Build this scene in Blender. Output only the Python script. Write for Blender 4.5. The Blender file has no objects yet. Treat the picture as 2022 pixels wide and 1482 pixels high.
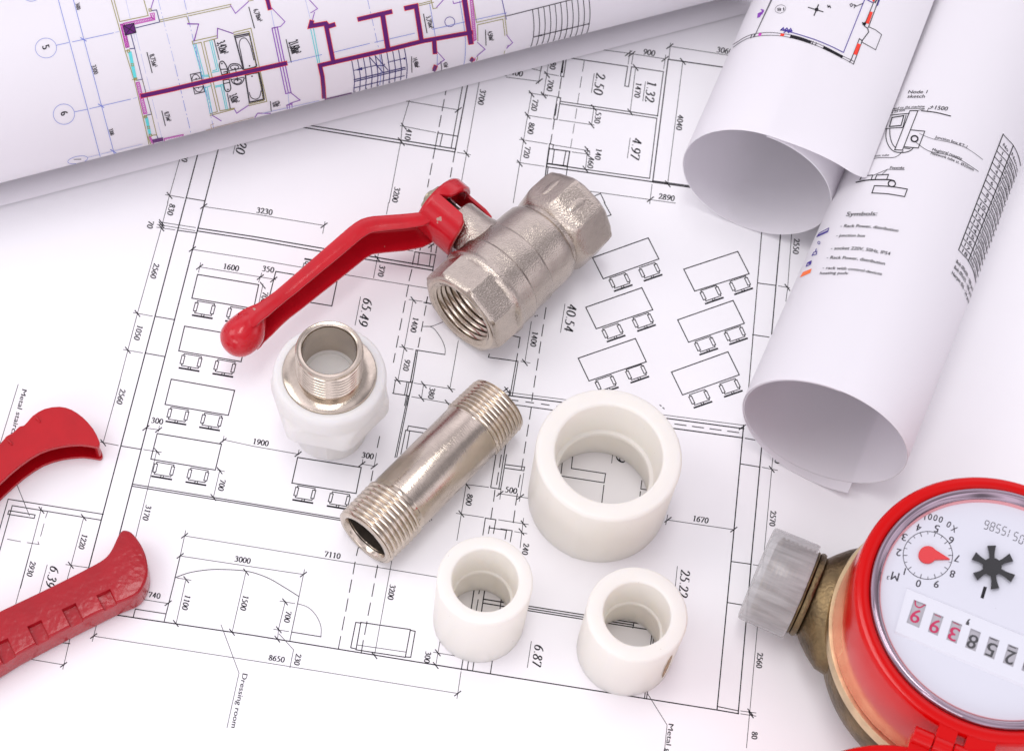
import bpy, bmesh, math, random
from mathutils import Vector, Matrix, geometry
random.seed(7)
SC = bpy.context.scene
COL = SC.collection
R = math.radians

# ------------------------------------------------------------------ camera
FPX, PPX, PPY = 3890.0, 1011.0, 741.0        # focal length and centre in units of the 2022 px wide photograph
PITCH, DIST = R(61.0), 0.60
CR, SR = 0.9877, 0.1564                        # camera roll, about 9 degrees
F = Vector((0, math.cos(PITCH), -math.sin(PITCH)))
R0 = Vector((1, 0, 0)); U0 = Vector((0, math.sin(PITCH), math.cos(PITCH)))
CAMX = R0 * CR + U0 * SR
CAMY = R0 * -SR + U0 * CR
CAM = -F * DIST
cam = bpy.data.cameras.new('camera'); camo = bpy.data.objects.new('camera', cam); COL.objects.link(camo)
cam.sensor_width = 36; cam.lens = 36 * FPX / 2022; cam.clip_start = 0.01; cam.clip_end = 50
m = Matrix((CAMX, CAMY, -F)).transposed().to_4x4(); m.translation = CAM
camo.matrix_world = m
cam.dof.use_dof = True; cam.dof.focus_distance = 0.575; cam.dof.aperture_fstop = 26
SC.camera = camo

# ------------------------------------------------------------------ light: softboxes, an added top fill, an invented patchy surround
W = bpy.data.worlds.new('World'); SC.world = W; W.use_nodes = True
bg = W.node_tree.nodes['Background']
bg.inputs['Strength'].default_value = 0.92
_nt = W.node_tree
_tc = _nt.nodes.new('ShaderNodeTexCoord'); _sp = _nt.nodes.new('ShaderNodeSeparateXYZ'); _cr = _nt.nodes.new('ShaderNodeValToRGB'); _mr = _nt.nodes.new('ShaderNodeMapRange')
_mr.inputs['From Min'].default_value = -1.0; _mr.inputs['From Max'].default_value = 1.0
_cr.color_ramp.elements[0].color = (1.12, 1.065, 1.18, 1); _cr.color_ramp.elements[1].color = (1.08, 1.03, 1.14, 1)
_nt.links.new(_tc.outputs['Generated'], _sp.inputs[0]); _nt.links.new(_sp.outputs['Y'], _mr.inputs['Value']); _nt.links.new(_mr.outputs['Result'], _cr.inputs['Fac']); _no = _nt.nodes.new('ShaderNodeTexNoise'); _no.inputs['Scale'].default_value = 1.9; _no.inputs['Detail'].default_value = 1.0
_m2 = _nt.nodes.new('ShaderNodeMapRange'); _m2.inputs['From Min'].default_value = 0.36; _m2.inputs['From Max'].default_value = 0.64; _m2.inputs['To Min'].default_value = 0.38; _m2.inputs['To Max'].default_value = 1.62
_vm = _nt.nodes.new('ShaderNodeVectorMath'); _vm.operation = 'SCALE'        # noise added to the surround: invented bright and dark patches for metals to reflect
_nt.links.new(_tc.outputs['Generated'], _no.inputs['Vector']); _nt.links.new(_no.outputs['Fac'], _m2.inputs['Value'])
_nt.links.new(_cr.outputs['Color'], _vm.inputs[0]); _nt.links.new(_m2.outputs['Result'], _vm.inputs['Scale']); _nt.links.new(_vm.outputs['Vector'], bg.inputs['Color'])
def area(name, loc, target, size, power, color, sy=None):
    l = bpy.data.lights.new(name, 'AREA'); l.energy = power; l.color = color
    l.shape = 'RECTANGLE'; l.size = size; l.size_y = sy or size
    o = bpy.data.objects.new(name, l); COL.objects.link(o); o.location = loc
    o.rotation_euler = (Vector(target) - Vector(loc)).to_track_quat('-Z', 'Y').to_euler()
    return o
area('softbox_key', (-1.75, -0.1, 1.9), (0, 0.06, 0), 1.2, 11.0, (1.0, 0.98, 0.965), 1.2)
area('softbox_fill', (-0.75, -2.3, 1.25), (0.08, 0.12, 0), 1.3, 11.0, (1.0, 0.985, 1.0), 0.9)
area('added_top_fill', (-0.1, 0.15, 1.9), (0, 0.15, 0), 0.9, 8.5, (1.0, 0.985, 0.985), 0.4)  # overhead fill added to brighten the far paper and even out the sheet
SC.cycles.use_adaptive_sampling = False
SC.cycles.denoising_prefilter = 'ACCURATE'
SC.view_settings.view_transform = 'Standard'
SC.view_settings.look = 'None'
SC.view_settings.gamma = 1.0
SC.view_settings.use_curve_mapping = False
SC.view_settings.exposure = -0.09

# ------------------------------------------------------------------ helpers: photograph pixel -> point in the place
def ray(px, py):
    u, v = (px - PPX) / FPX, (py - PPY) / FPX
    return F + CAMX * u - CAMY * v
def at(px, py, z=0.0):
    d = ray(px, py); t = (z - CAM.z) / d.z
    return CAM + d * t
def mpp(P):
    return (P - CAM).dot(F) / FPX

# ------------------------------------------------------------------ materials
def nd(nt, t, **kw):
    n = nt.nodes.new(t)
    for k, v in kw.items():
        if k in n.inputs.keys(): n.inputs[k].default_value = v
        else: setattr(n, k, v)
    return n
def mat(name, col, rough=0.5, metal=0.0, bump=0.0, scale=500.0, stretch=None, var=0.0, var_scale=60.0, col2=None,
        coat=0.0, sss=0.0, spec=0.5, rvar=0.0, detail=3.0, sss_r=(0.008, 0.0068, 0.0052), bdist=0.001, specks=None):
    M = bpy.data.materials.new(name); M.use_nodes = True; nt = M.node_tree
    b = nt.nodes['Principled BSDF']
    b.inputs['Base Color'].default_value = (*col, 1); b.inputs['Roughness'].default_value = rough
    b.inputs['Metallic'].default_value = metal; b.inputs['Specular IOR Level'].default_value = spec
    b.inputs['Coat Weight'].default_value = coat; b.inputs['Coat Roughness'].default_value = 0.12
    if sss:
        b.inputs['Subsurface Weight'].default_value = sss; b.inputs['Subsurface Radius'].default_value = sss_r
        b.inputs['Subsurface Scale'].default_value = 1.0
    tc = nd(nt, 'ShaderNodeTexCoord')
    if bump:
        mp = nd(nt, 'ShaderNodeMapping'); mp.inputs['Scale'].default_value = stretch or (1, 1, 1)
        n = nd(nt, 'ShaderNodeTexNoise', Scale=scale, Detail=detail)
        bm = nd(nt, 'ShaderNodeBump', Strength=bump, Distance=bdist)
        nt.links.new(tc.outputs['Object'], mp.inputs['Vector']); nt.links.new(mp.outputs['Vector'], n.inputs['Vector'])
        nt.links.new(n.outputs['Fac'], bm.inputs['Height']); nt.links.new(bm.outputs['Normal'], b.inputs['Normal'])
        if rvar:
            mr = nd(nt, 'ShaderNodeMapRange'); mr.inputs['To Min'].default_value = rough - rvar; mr.inputs['To Max'].default_value = rough + rvar
            nt.links.new(n.outputs['Fac'], mr.inputs['Value']); nt.links.new(mr.outputs['Result'], b.inputs['Roughness'])
    if var:
        n2 = nd(nt, 'ShaderNodeTexNoise', Scale=var_scale, Detail=5.0, Roughness=0.65)
        nt.links.new(tc.outputs['Object'], n2.inputs['Vector'])
        cr = nd(nt, 'ShaderNodeValToRGB')
        c2 = col2 or tuple(c * (1 - var) for c in col)
        cr.color_ramp.elements[0].position = 0.35; cr.color_ramp.elements[1].position = 0.65
        cr.color_ramp.elements[0].color = (*c2, 1); cr.color_ramp.elements[1].color = (*col, 1)
        nt.links.new(n2.outputs['Fac'], cr.inputs['Fac']); nt.links.new(cr.outputs['Color'], b.inputs['Base Color'])
    if specks:                                        # (scale, threshold, colour): chips in paint, specks of dirt
        n3 = nd(nt, 'ShaderNodeTexNoise', Scale=specks[0], Detail=2.0)
        nt.links.new(tc.outputs['Object'], n3.inputs['Vector'])
        r3 = nd(nt, 'ShaderNodeMapRange'); r3.inputs['From Min'].default_value = specks[1]; r3.inputs['From Max'].default_value = specks[1] + 0.015
        nt.links.new(n3.outputs['Fac'], r3.inputs['Value'])
        mx = nd(nt, 'ShaderNodeMix', data_type='RGBA')
        src = b.inputs['Base Color'].links[0].from_socket if b.inputs['Base Color'].links else None
        if src: nt.links.new(src, mx.inputs[6])
        else: mx.inputs[6].default_value = (*col, 1)
        mx.inputs[7].default_value = (*specks[2], 1)
        nt.links.new(r3.outputs['Result'], mx.inputs[0]); nt.links.new(mx.outputs[2], b.inputs['Base Color'])
    return M
MAT = {}
MAT['paper'] = mat('white_paper', (0.90, 0.892, 0.905), 0.6, bump=0.16, scale=11, bdist=0.006, detail=1.5, spec=0.2, var=0.012, var_scale=25)
MAT['roll_paper'] = mat('roll_paper', (0.90, 0.892, 0.905), 0.5, bump=0.10, scale=16, bdist=0.004, detail=1.5, spec=0.25)
_n = MAT['roll_paper'].node_tree; _t = nd(_n, 'ShaderNodeBsdfTranslucent'); _t.inputs['Color'].default_value = (0.93, 0.89, 0.94, 1)
_x = nd(_n, 'ShaderNodeMixShader'); _x.inputs[0].default_value = 0.34
_n.links.new(_n.nodes['Principled BSDF'].outputs[0], _x.inputs[1]); _n.links.new(_t.outputs[0], _x.inputs[2]); _n.links.new(_x.outputs[0], _n.nodes['Material Output'].inputs['Surface'])
def ink(name, c): MAT[name] = mat('ink_' + name, c, 0.6, spec=0.2)
ink('black', (0.012, 0.011, 0.015)); ink('gray', (0.10, 0.10, 0.11)); ink('mid', (0.045, 0.04, 0.05))
ink('purple', (0.10, 0.012, 0.13)); ink('scarlet', (0.75, 0.05, 0.03)); ink('olive', (0.30, 0.27, 0.06)); ink('cyan', (0.12, 0.60, 0.62))
ink('blue', (0.16, 0.22, 0.62)); ink('paleblue', (0.42, 0.47, 0.75)); ink('magenta', (0.52, 0.05, 0.42)); ink('navy', (0.035, 0.03, 0.16))
ink('violet', (0.24, 0.05, 0.42)); ink('orange', (0.88, 0.18, 0.05)); ink('indigo', (0.06, 0.035, 0.28)); ink('tan', (0.55, 0.45, 0.36))
INKS = ['black', 'gray', 'mid', 'purple', 'scarlet', 'olive', 'cyan', 'blue', 'paleblue', 'magenta', 'navy', 'violet', 'orange', 'indigo', 'tan']
MAT['nickel'] = mat('sandblasted_nickel', (0.54, 0.475, 0.41), 0.25, 1.0, bump=0.55, scale=2000, rvar=0.05, var=0.12, var_scale=200, bdist=0.0003, detail=2.0)
MAT['nickel_smooth'] = mat('machined_nickel', (0.55, 0.48, 0.41), 0.22, 1.0, bump=0.10, scale=300, stretch=(1, 1, 12), var=0.12, var_scale=150, bdist=0.0004)
MAT['steel'] = mat('brushed_steel', (0.58, 0.505, 0.43), 0.22, 1.0, bump=0.25, scale=700, stretch=(1, 1, 5), rvar=0.06, var=0.18, var_scale=120, bdist=0.00025, detail=2.0)
MAT['steel_thread'] = mat('thread_steel', (0.62, 0.54, 0.45), 0.16, 1.0, bump=0.05, scale=1500, var=0.16, var_scale=200, bdist=0.0003)
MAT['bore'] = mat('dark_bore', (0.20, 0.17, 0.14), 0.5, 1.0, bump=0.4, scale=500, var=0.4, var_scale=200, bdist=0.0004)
MAT['zinc'] = mat('zinc_nut', (0.44, 0.40, 0.29), 0.3, 1.0, bump=0.2, scale=400, var=0.35, var_scale=250, bdist=0.0004)
MAT['ppr'] = mat('white_plastic', (0.935, 0.905, 0.84), 0.30, bump=0.04, scale=250, sss=0.4, coat=0.08, specks=(700, 0.775, (0.55, 0.48, 0.38)))
MAT['ppr_cool'] = mat('white_plastic_adapter', (0.90, 0.89, 0.865), 0.33, bump=0.04, scale=250, sss=0.4, coat=0.08)
for _k in ('ppr', 'ppr_cool'):
    _n = MAT[_k].node_tree; _t = nd(_n, 'ShaderNodeBsdfTranslucent'); _t.inputs['Color'].default_value = (0.98, 0.95, 0.885, 1) if _k == 'ppr' else (0.92, 0.90, 0.85, 1)
    _x = nd(_n, 'ShaderNodeMixShader'); _x.inputs[0].default_value = 0.30
    _n.links.new(_n.nodes['Principled BSDF'].outputs[0], _x.inputs[1]); _n.links.new(_t.outputs[0], _x.inputs[2]); _n.links.new(_x.outputs[0], _n.nodes['Material Output'].inputs['Surface'])
MAT['stain'] = mat('glue_stain', (0.45, 0.30, 0.15), 0.6, var=0.5, var_scale=600)
MAT['lever_red'] = mat('lever_red_paint', (0.53, 0.005, 0.014), 0.20, bump=0.22, scale=170, var=0.14, var_scale=90, coat=0.25, bdist=0.0006, spec=0.35, specks=(260, 0.735, (0.42, 0.25, 0.20)))
MAT['grip_red'] = mat('grip_red_paint', (0.37, 0.003, 0.010), 0.24, bump=0.32, scale=520, var=0.18, var_scale=60, coat=0.25, bdist=0.0006, spec=0.35, detail=1.5)
MAT['grip_red_b'] = mat('grip_red_smooth', (0.46, 0.003, 0.009), 0.26, bump=0.15, scale=120, var=0.18, var_scale=60, coat=0.2, bdist=0.0005, spec=0.3, specks=(420, 0.765, (0.65, 0.22, 0.20)))
MAT['worn'] = mat('bare_worn_metal', (0.34, 0.25, 0.20), 0.5, 0.4)
MAT['meter_red'] = mat('meter_red_plastic', (0.56, 0.0006, 0.001), 0.16, bump=0.02, scale=90, spec=0.25)
MAT['brass'] = mat('cast_brass', (0.24, 0.17, 0.085), 0.38, 1.0, bump=0.5, scale=900, rvar=0.1, var=0.45, var_scale=90, col2=(0.10, 0.075, 0.045), bdist=0.0004)
MAT['brass_ring'] = mat('machined_brass', (0.78, 0.60, 0.36), 0.28, 1.0, bump=0.1, scale=300, var=0.25, var_scale=150, bdist=0.0003)
MAT['chrome'] = mat('bezel_gloss', (0.36, 0.28, 0.33), 0.05, 1.0)
MAT['dial'] = mat('dial_white', (0.64, 0.65, 0.71), 0.4)
MAT['panel'] = mat('counter_panel', (0.68, 0.69, 0.74), 0.4)
MAT['window_grey'] = mat('counter_drum', (0.40, 0.39, 0.42), 0.5)
MAT['dark_slot'] = mat('drum_shadow_slot', (0.30, 0.27, 0.30), 0.6)
MAT['digit_red'] = mat('digit_crimson', (0.50, 0.015, 0.09), 0.5)
MAT['digit_black'] = mat('digit_black', (0.05, 0.05, 0.055), 0.5)
MAT['star_black'] = mat('rotor_black', (0.012, 0.012, 0.014), 0.45)
MAT['pointer_red'] = mat('pointer_red', (0.66, 0.035, 0.04), 0.4)
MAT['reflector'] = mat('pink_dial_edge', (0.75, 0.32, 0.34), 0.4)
def mixmat(name, fac, c, rough, fresnel=False):
    M = bpy.data.materials.new(name); M.use_nodes = True; nt = M.node_tree
    b = nt.nodes['Principled BSDF']; out = nt.nodes['Material Output']
    tr = nd(nt, 'ShaderNodeBsdfTransparent'); mx = nd(nt, 'ShaderNodeMixShader')
    if fresnel:
        g = nd(nt, 'ShaderNodeBsdfGlossy', Roughness=rough); fr = nd(nt, 'ShaderNodeFresnel', IOR=1.3)
        nt.links.new(fr.outputs[0], mx.inputs[0]); nt.links.new(tr.outputs[0], mx.inputs[1]); nt.links.new(g.outputs[0], mx.inputs[2])
    else:
        b.inputs['Base Color'].default_value = (*c, 1); b.inputs['Roughness'].default_value = rough
        tc = nd(nt, 'ShaderNodeTexCoord'); mp = nd(nt, 'ShaderNodeMapping'); mp.inputs['Scale'].default_value = (1, 1, 0.15)
        n = nd(nt, 'ShaderNodeTexNoise', Scale=500.0, Detail=6.0)
        mr = nd(nt, 'ShaderNodeMapRange'); mr.inputs['From Min'].default_value = 0.35; mr.inputs['From Max'].default_value = 0.7
        mr.inputs['To Min'].default_value = fac - 0.06; mr.inputs['To Max'].default_value = fac + 0.16
        nt.links.new(tc.outputs['Object'], mp.inputs['Vector']); nt.links.new(mp.outputs['Vector'], n.inputs['Vector'])
        nt.links.new(n.outputs['Fac'], mr.inputs['Value']); nt.links.new(mr.outputs['Result'], mx.inputs[0])
        nt.links.new(tr.outputs[0], mx.inputs[1]); nt.links.new(b.outputs[0], mx.inputs[2])
    nt.links.new(mx.outputs[0], out.inputs['Surface'])
    return M
MAT['glass'] = mixmat('clear_lens', 0, (1, 1, 1), 0.02, True)
MAT['cap'] = mixmat('translucent_cap', 0.50, (0.56, 0.555, 0.55), 0.2)

# ------------------------------------------------------------------ objects
def link(name, me, mats, parent=None, smooth=True, angle=35):
    for mm in (mats if isinstance(mats, (list, tuple)) else [mats]): me.materials.append(MAT[mm])
    if smooth:
        for p in me.polygons: p.use_smooth = True
        me.set_sharp_from_angle(angle=R(angle))
    o = bpy.data.objects.new(name, me); COL.objects.link(o)
    if parent: o.parent = parent
    return o
def from_bm(name, bm, mats, parent=None, smooth=True, angle=35):
    me = bpy.data.meshes.new(name); bm.normal_update(); bm.to_mesh(me); bm.free()
    return link(name, me, mats, parent, smooth, angle)
def thing(name, label, cat, matrix, group=None):
    o = bpy.data.objects.new(name, None); COL.objects.link(o); o.matrix_world = matrix
    o.empty_display_size = 0.01
    o['label'] = label; o['category'] = cat
    if group: o['group'] = group
    return o
def frame(origin, zax, xhint=(1, 0, 0)):
    z = Vector(zax).normalized(); x = Vector(xhint); x = (x - z * x.dot(z)).normalized(); y = z.cross(x)
    M_ = Matrix((x, y, z)).transposed().to_4x4(); M_.translation = origin
    return M_
def lathe(bm, prof, n=96, poly=None, cap=False, mi=0, phase=0.0):
    """prof: (radius, z) or (apothem, z, rmax) rings when poly = number of sides"""
    rings = []
    for p in prof:
        ring = []
        for i in range(n):
            a = 2 * math.pi * i / n
            r = p[0]
            if poly and len(p) > 2:
                s = 2 * math.pi / poly; r = min(p[2], p[0] / math.cos(((a + phase) % s) - s / 2))
            ring.append(bm.verts.new((r * math.cos(a), r * math.sin(a), p[1])))
        rings.append(ring)
    for k, (A, B) in enumerate(zip(rings, rings[1:])):
        for i in range(n):
            j = (i + 1) % n
            f = bm.faces.new((A[i], A[j], B[j], B[i])); f.material_index = mi if not isinstance(mi, (list, tuple)) else mi[min(k, len(mi) - 1)]
    if cap:
        for ring in (rings[0], rings[-1]):
            try: bm.faces.new(ring).material_index = mi if not isinstance(mi, (list, tuple)) else mi[-1]
            except ValueError: pass
    return rings
def box(bm, c, s, mi=0, M_=None):
    r = bmesh.ops.create_cube(bm, size=1)
    for v in r['verts']:
        v.co = Vector((v.co.x * s[0] + c[0], v.co.y * s[1] + c[1], v.co.z * s[2] + c[2]))
        if M_: v.co = M_ @ v.co
    for v in r['verts']:
        for f in v.link_faces: f.material_index = mi
def prism(bm, pts_lo, pts_hi, mi=0):
    a = [bm.verts.new(p) for p in pts_lo]; b = [bm.verts.new(p) for p in pts_hi]
    n = len(a)
    bm.faces.new(a[::-1]).material_index = mi; bm.faces.new(b).material_index = mi
    for i in range(n):
        j = (i + 1) % n
        bm.faces.new((a[i], a[j], b[j], b[i])).material_index = mi
def smooth_curve(pts, k=6):
    """Catmull-Rom through the points"""
    out = []
    n = len(pts)
    for i in range(n - 1):
        p0 = pts[max(i - 1, 0)]; p1 = pts[i]; p2 = pts[i + 1]; p3 = pts[min(i + 2, n - 1)]
        for s in range(k):
            t = s / k
            out.append(tuple(0.5 * (2 * b + (c - a) * t + (2 * a - 5 * b + 4 * c - d) * t * t + (3 * b - a - 3 * c + d) * t ** 3)
                             for a, b, c, d in zip(p0, p1, p2, p3)))
    out.append(tuple(pts[-1]))
    return out
def smooth_closed(pts, k=5):
    n = len(pts); out = []
    for i in range(n):
        p0, p1, p2, p3 = pts[i - 1], pts[i], pts[(i + 1) % n], pts[(i + 2) % n]
        for s in range(k):
            t = s / k
            out.append(tuple(0.5 * (2 * b + (c - a) * t + (2 * a - 5 * b + 4 * c - d) * t * t + (3 * b - a - 3 * c + d) * t ** 3)
                             for a, b, c, d in zip(p0, p1, p2, p3)))
    return out

# ------------------------------------------------------------------ printing on paper
TILE = {'A1': (0, 0, 3.704), 'A2': (500, 0, 3.704), 'A3': (1000, 0, 3.704), 'A4': (1500, 0, 3.704),
        'B1': (0, 400, 3.704), 'B2': (500, 400, 3.704), 'B3': (1000, 400, 3.704), 'B4': (1500, 400, 3.704),
        'C1': (0, 750, 3.704), 'C2': (500, 750, 3.704), 'C3': (1000, 750, 3.704), 'C4': (1522, 750, 3.704),
        'D1': (0, 1082, 3.704), 'D2': (500, 1082, 3.704), 'D3': (1000, 1082, 3.704), 'D4': (1522, 1082, 3.704),
        'E': (1460, 0, 5.321), 'F': (360, 40, 6.737), 'G': (1440, 920, 2.6375), 'H': (1640, 160, 2.963),
        'J': (1770, 1160, 8.012), 'K': (1740, 980, 7.16), 'P': (0, 0, 1.0)}
def tp(tile, p):
    x0, y0, s = TILE[tile]
    return (x0 + p[0] / s, y0 + p[1] / s)

class Plane:
    step = 1e9
    def __init__(self, z): self.z = z
    def hit(self, px, py, off): return at(px, py, self.z + off)
class Extrusion:
    """a sheet rolled round an axis: cross-section polyline in (n, z), swept along the axis direction"""
    step = 3.0
    def __init__(self, P0, ax, nrm, sec):
        self.P0, self.ax, self.n, self.sec = P0, ax, nrm, sec
        self.o = ((CAM - P0).dot(nrm), CAM.z)
    def hit(self, px, py, off):
        d = ray(px, py); dn, dz = d.dot(self.n), d.z
        on, oz = self.o; best = None
        for a, b in zip(self.sec, self.sec[1:]):
            ex, ez = b[0] - a[0], b[1] - a[1]
            den = dn * ez - dz * ex
            if abs(den) < 1e-12: continue
            t = ((a[0] - on) * ez - (a[1] - oz) * ex) / den
            s = ((a[0] - on) * dz - (a[1] - oz) * dn) / den
            if -1e-6 <= s <= 1 + 1e-6 and t > 0 and (best is None or t < best[0]): best = (t, ex, ez)
        if best is None: return None
        t, ex, ez = best
        nn = self.n * ez - Vector((0, 0, 1)) * ex
        nn.normalize()
        if nn.dot(d) > 0: nn = -nn
        return CAM + d * t + nn * off

_fcache = {}
def font_mesh(s):
    if s not in _fcache:
        c = bpy.data.curves.new('t', 'FONT'); c.body = s; c.resolution_u = 3
        o = bpy.data.objects.new('t', c); COL.objects.link(o)
        dg = bpy.context.evaluated_depsgraph_get()
        me = bpy.data.meshes.new_from_object(o.evaluated_get(dg))
        vs = [(v.co.x, v.co.y) for v in me.vertices]; fs = [tuple(p.vertices) for p in me.polygons]
        bpy.data.objects.remove(o); bpy.data.curves.remove(c); bpy.data.meshes.remove(me)
        _fcache[s] = (vs, fs)
    return _fcache[s]
CAPH = max(y for x, y in font_mesh('H')[0])

SERIF = {
 '0': [[(.31, 1), (.12, .86), (.04, .5), (.12, .14), (.31, 0), (.5, .14), (.58, .5), (.5, .86), (.31, 1)]],
 '1': [[(.14, .86), (.34, 1.0)], [(.34, 1.0), (.34, .5), (.34, 0)], [(.16, 0.02), (.52, 0.02)]],
 '2': [[(.06, .74), (.1, .9), (.28, 1), (.46, .9), (.5, .72), (.42, .5), (.24, .22), (.04, .02)], [(.04, .03), (.54, .03), (.6, .17)]],
 '3': [[(.08, .82), (.18, .96), (.3, 1), (.46, .9), (.47, .74), (.38, .6), (.22, .54)], [(.22, .54), (.42, .48), (.52, .3), (.46, .1), (.28, 0), (.1, .02), (.04, .08)]],
 '4': [[(.43, 0), (.43, .5), (.43, 1)], [(.43, 1), (.03, .28)], [(.03, .28), (.6, .28)]],
 '5': [[(.54, 1), (.2, 1)], [(.2, 1), (.12, .6)], [(.12, .6), (.3, .6), (.47, .5), (.52, .32), (.44, .1), (.26, 0), (.1, .02), (.04, .08)]],
 '6': [[(.54, 1), (.3, .88), (.12, .66), (.05, .36), (.12, .1), (.3, 0), (.48, .1), (.54, .32), (.46, .53), (.32, .6), (.16, .54), (.07, .42)]],
 '7': [[(.04, .82), (.08, .97), (.57, .97)], [(.57, .97), (.22, 0)]],
 '8': [[(.3, .54), (.12, .68), (.1, .84), (.3, 1), (.5, .84), (.48, .7), (.3, .54), (.1, .38), (.06, .2), (.14, .05), (.31, 0), (.48, .05), (.56, .2), (.5, .38), (.3, .54)]],
 '9': [[(.08, 0), (.32, .12), (.5, .34), (.57, .64), (.5, .9), (.32, 1), (.14, .9), (.08, .68), (.16, .47), (.3, .4), (.46, .46), (.55, .58)]],
 '.': [[(.1, .06), (.18, .06)]],
}
VPA = (2135.0, -6229.0)
class Print:
    def __init__(self, surf):
        self.s = surf; self.v = []; self.f = []; self.m = []; self.lay = 0
        self.base = 0.00004 if isinstance(surf, Plane) else 0.00011; self.inc = 0.000012
    def off(self, layer): return self.base + self.inc * layer
    def P(self, p, layer):
        return self.s.hit(p[0], p[1], self.off(layer))
    def quad(self, pts, m, layer):
        q = [self.P(p, layer) for p in pts]
        if any(x is None for x in q): return
        i = len(self.v); self.v += q; self.f.append(tuple(range(i, i + len(q)))); self.m.append(INKS.index(m))
    def line(self, pts, w, m='black', layer=0, cap=True):
        """polyline in photograph pixels, w = width in photograph pixels"""
        P = []
        for a, b in zip(pts, pts[1:]):
            L = math.hypot(b[0] - a[0], b[1] - a[1])
            if L < 1e-6: continue
            k = max(1, int(math.ceil(L / self.s.step)))
            for i in range(k): P.append((a[0] + (b[0] - a[0]) * i / k, a[1] + (b[1] - a[1]) * i / k))
        P.append(tuple(pts[-1]))
        n = len(P)
        if n < 2: return
        L_, R_ = [], []
        for i in range(n):
            a = P[max(i - 1, 0)]; b = P[min(i + 1, n - 1)]
            d0 = (P[i][0] - a[0], P[i][1] - a[1]); d1 = (b[0] - P[i][0], b[1] - P[i][1])
            l0 = math.hypot(*d0) or 1; l1 = math.hypot(*d1) or 1
            if i == 0: t = (d1[0] / l1, d1[1] / l1); kf = 1
            elif i == n - 1: t = (d0[0] / l0, d0[1] / l0); kf = 1
            else:
                t = (d0[0] / l0 + d1[0] / l1, d0[1] / l0 + d1[1] / l1); lt = math.hypot(*t)
                if lt < 0.2: t = (d1[0] / l1, d1[1] / l1); kf = 1
                else:
                    t = (t[0] / lt, t[1] / lt); kf = min(2.0, 1 / max(0.35, t[0] * d1[0] / l1 + t[1] * d1[1] / l1))
            h = w / 2 * kf; e = (w / 2 if cap and i == n - 1 else (-w / 2 if cap and i == 0 else 0))
            L_.append((P[i][0] - t[1] * h + t[0] * e, P[i][1] + t[0] * h + t[1] * e)); R_.append((P[i][0] + t[1] * h + t[0] * e, P[i][1] - t[0] * h + t[1] * e))
        A = [self.P(p, layer) for p in L_]; B = [self.P(p, layer) for p in R_]
        for i in range(n - 1):
            if None in (A[i], A[i + 1], B[i], B[i + 1]): continue
            k = len(self.v); self.v += [A[i], A[i + 1], B[i + 1], B[i]]; self.f.append((k, k + 1, k + 2, k + 3)); self.m.append(INKS.index(m))
    def dash(self, pts, w, m='black', on=24, gap=13, layer=0, pat=None):
        pat = pat or [on, gap]
        (x0, y0), (x1, y1) = pts[0], pts[-1]
        L = math.hypot(x1 - x0, y1 - y0); t = 0; k = 0
        while t < L:
            e = min(L, t + pat[k % len(pat)])
            if k % 2 == 0: self.line([(x0 + (x1 - x0) * t / L, y0 + (y1 - y0) * t / L), (x0 + (x1 - x0) * e / L, y0 + (y1 - y0) * e / L)], w, m, layer, cap=False)
            t = e; k += 1
    def fill(self, pts, m, layer=0):
        if len(pts) != 4 or self.s.step > 1e8: return self.quad(pts, m, layer)
        n = 6
        def g(i, j):
            a = (pts[0][0] + (pts[1][0] - pts[0][0]) * i / n, pts[0][1] + (pts[1][1] - pts[0][1]) * i / n)
            b = (pts[3][0] + (pts[2][0] - pts[3][0]) * i / n, pts[3][1] + (pts[2][1] - pts[3][1]) * i / n)
            return (a[0] + (b[0] - a[0]) * j / n, a[1] + (b[1] - a[1]) * j / n)
        for i in range(n):
            for j in range(n): self.quad([g(i, j), g(i + 1, j), g(i + 1, j + 1), g(i, j + 1)], m, layer)
    def ell(self, c, rx, ry, w, m='black', layer=0, rot=0.0, n=36):
        ca, sa = math.cos(rot), math.sin(rot)
        self.line([(c[0] + rx * math.cos(t) * ca - ry * math.sin(t) * sa, c[1] + rx * math.cos(t) * sa + ry * math.sin(t) * ca)
                   for t in [2 * math.pi * i / n for i in range(n + 1)]], w, m, layer, cap=False)
    def disc(self, c, rx, ry, m='black', layer=0, n=20):
        self.quad([(c[0] + rx * math.cos(2 * math.pi * i / n), c[1] + ry * math.sin(2 * math.pi * i / n)) for i in range(n)], m, layer)
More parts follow.
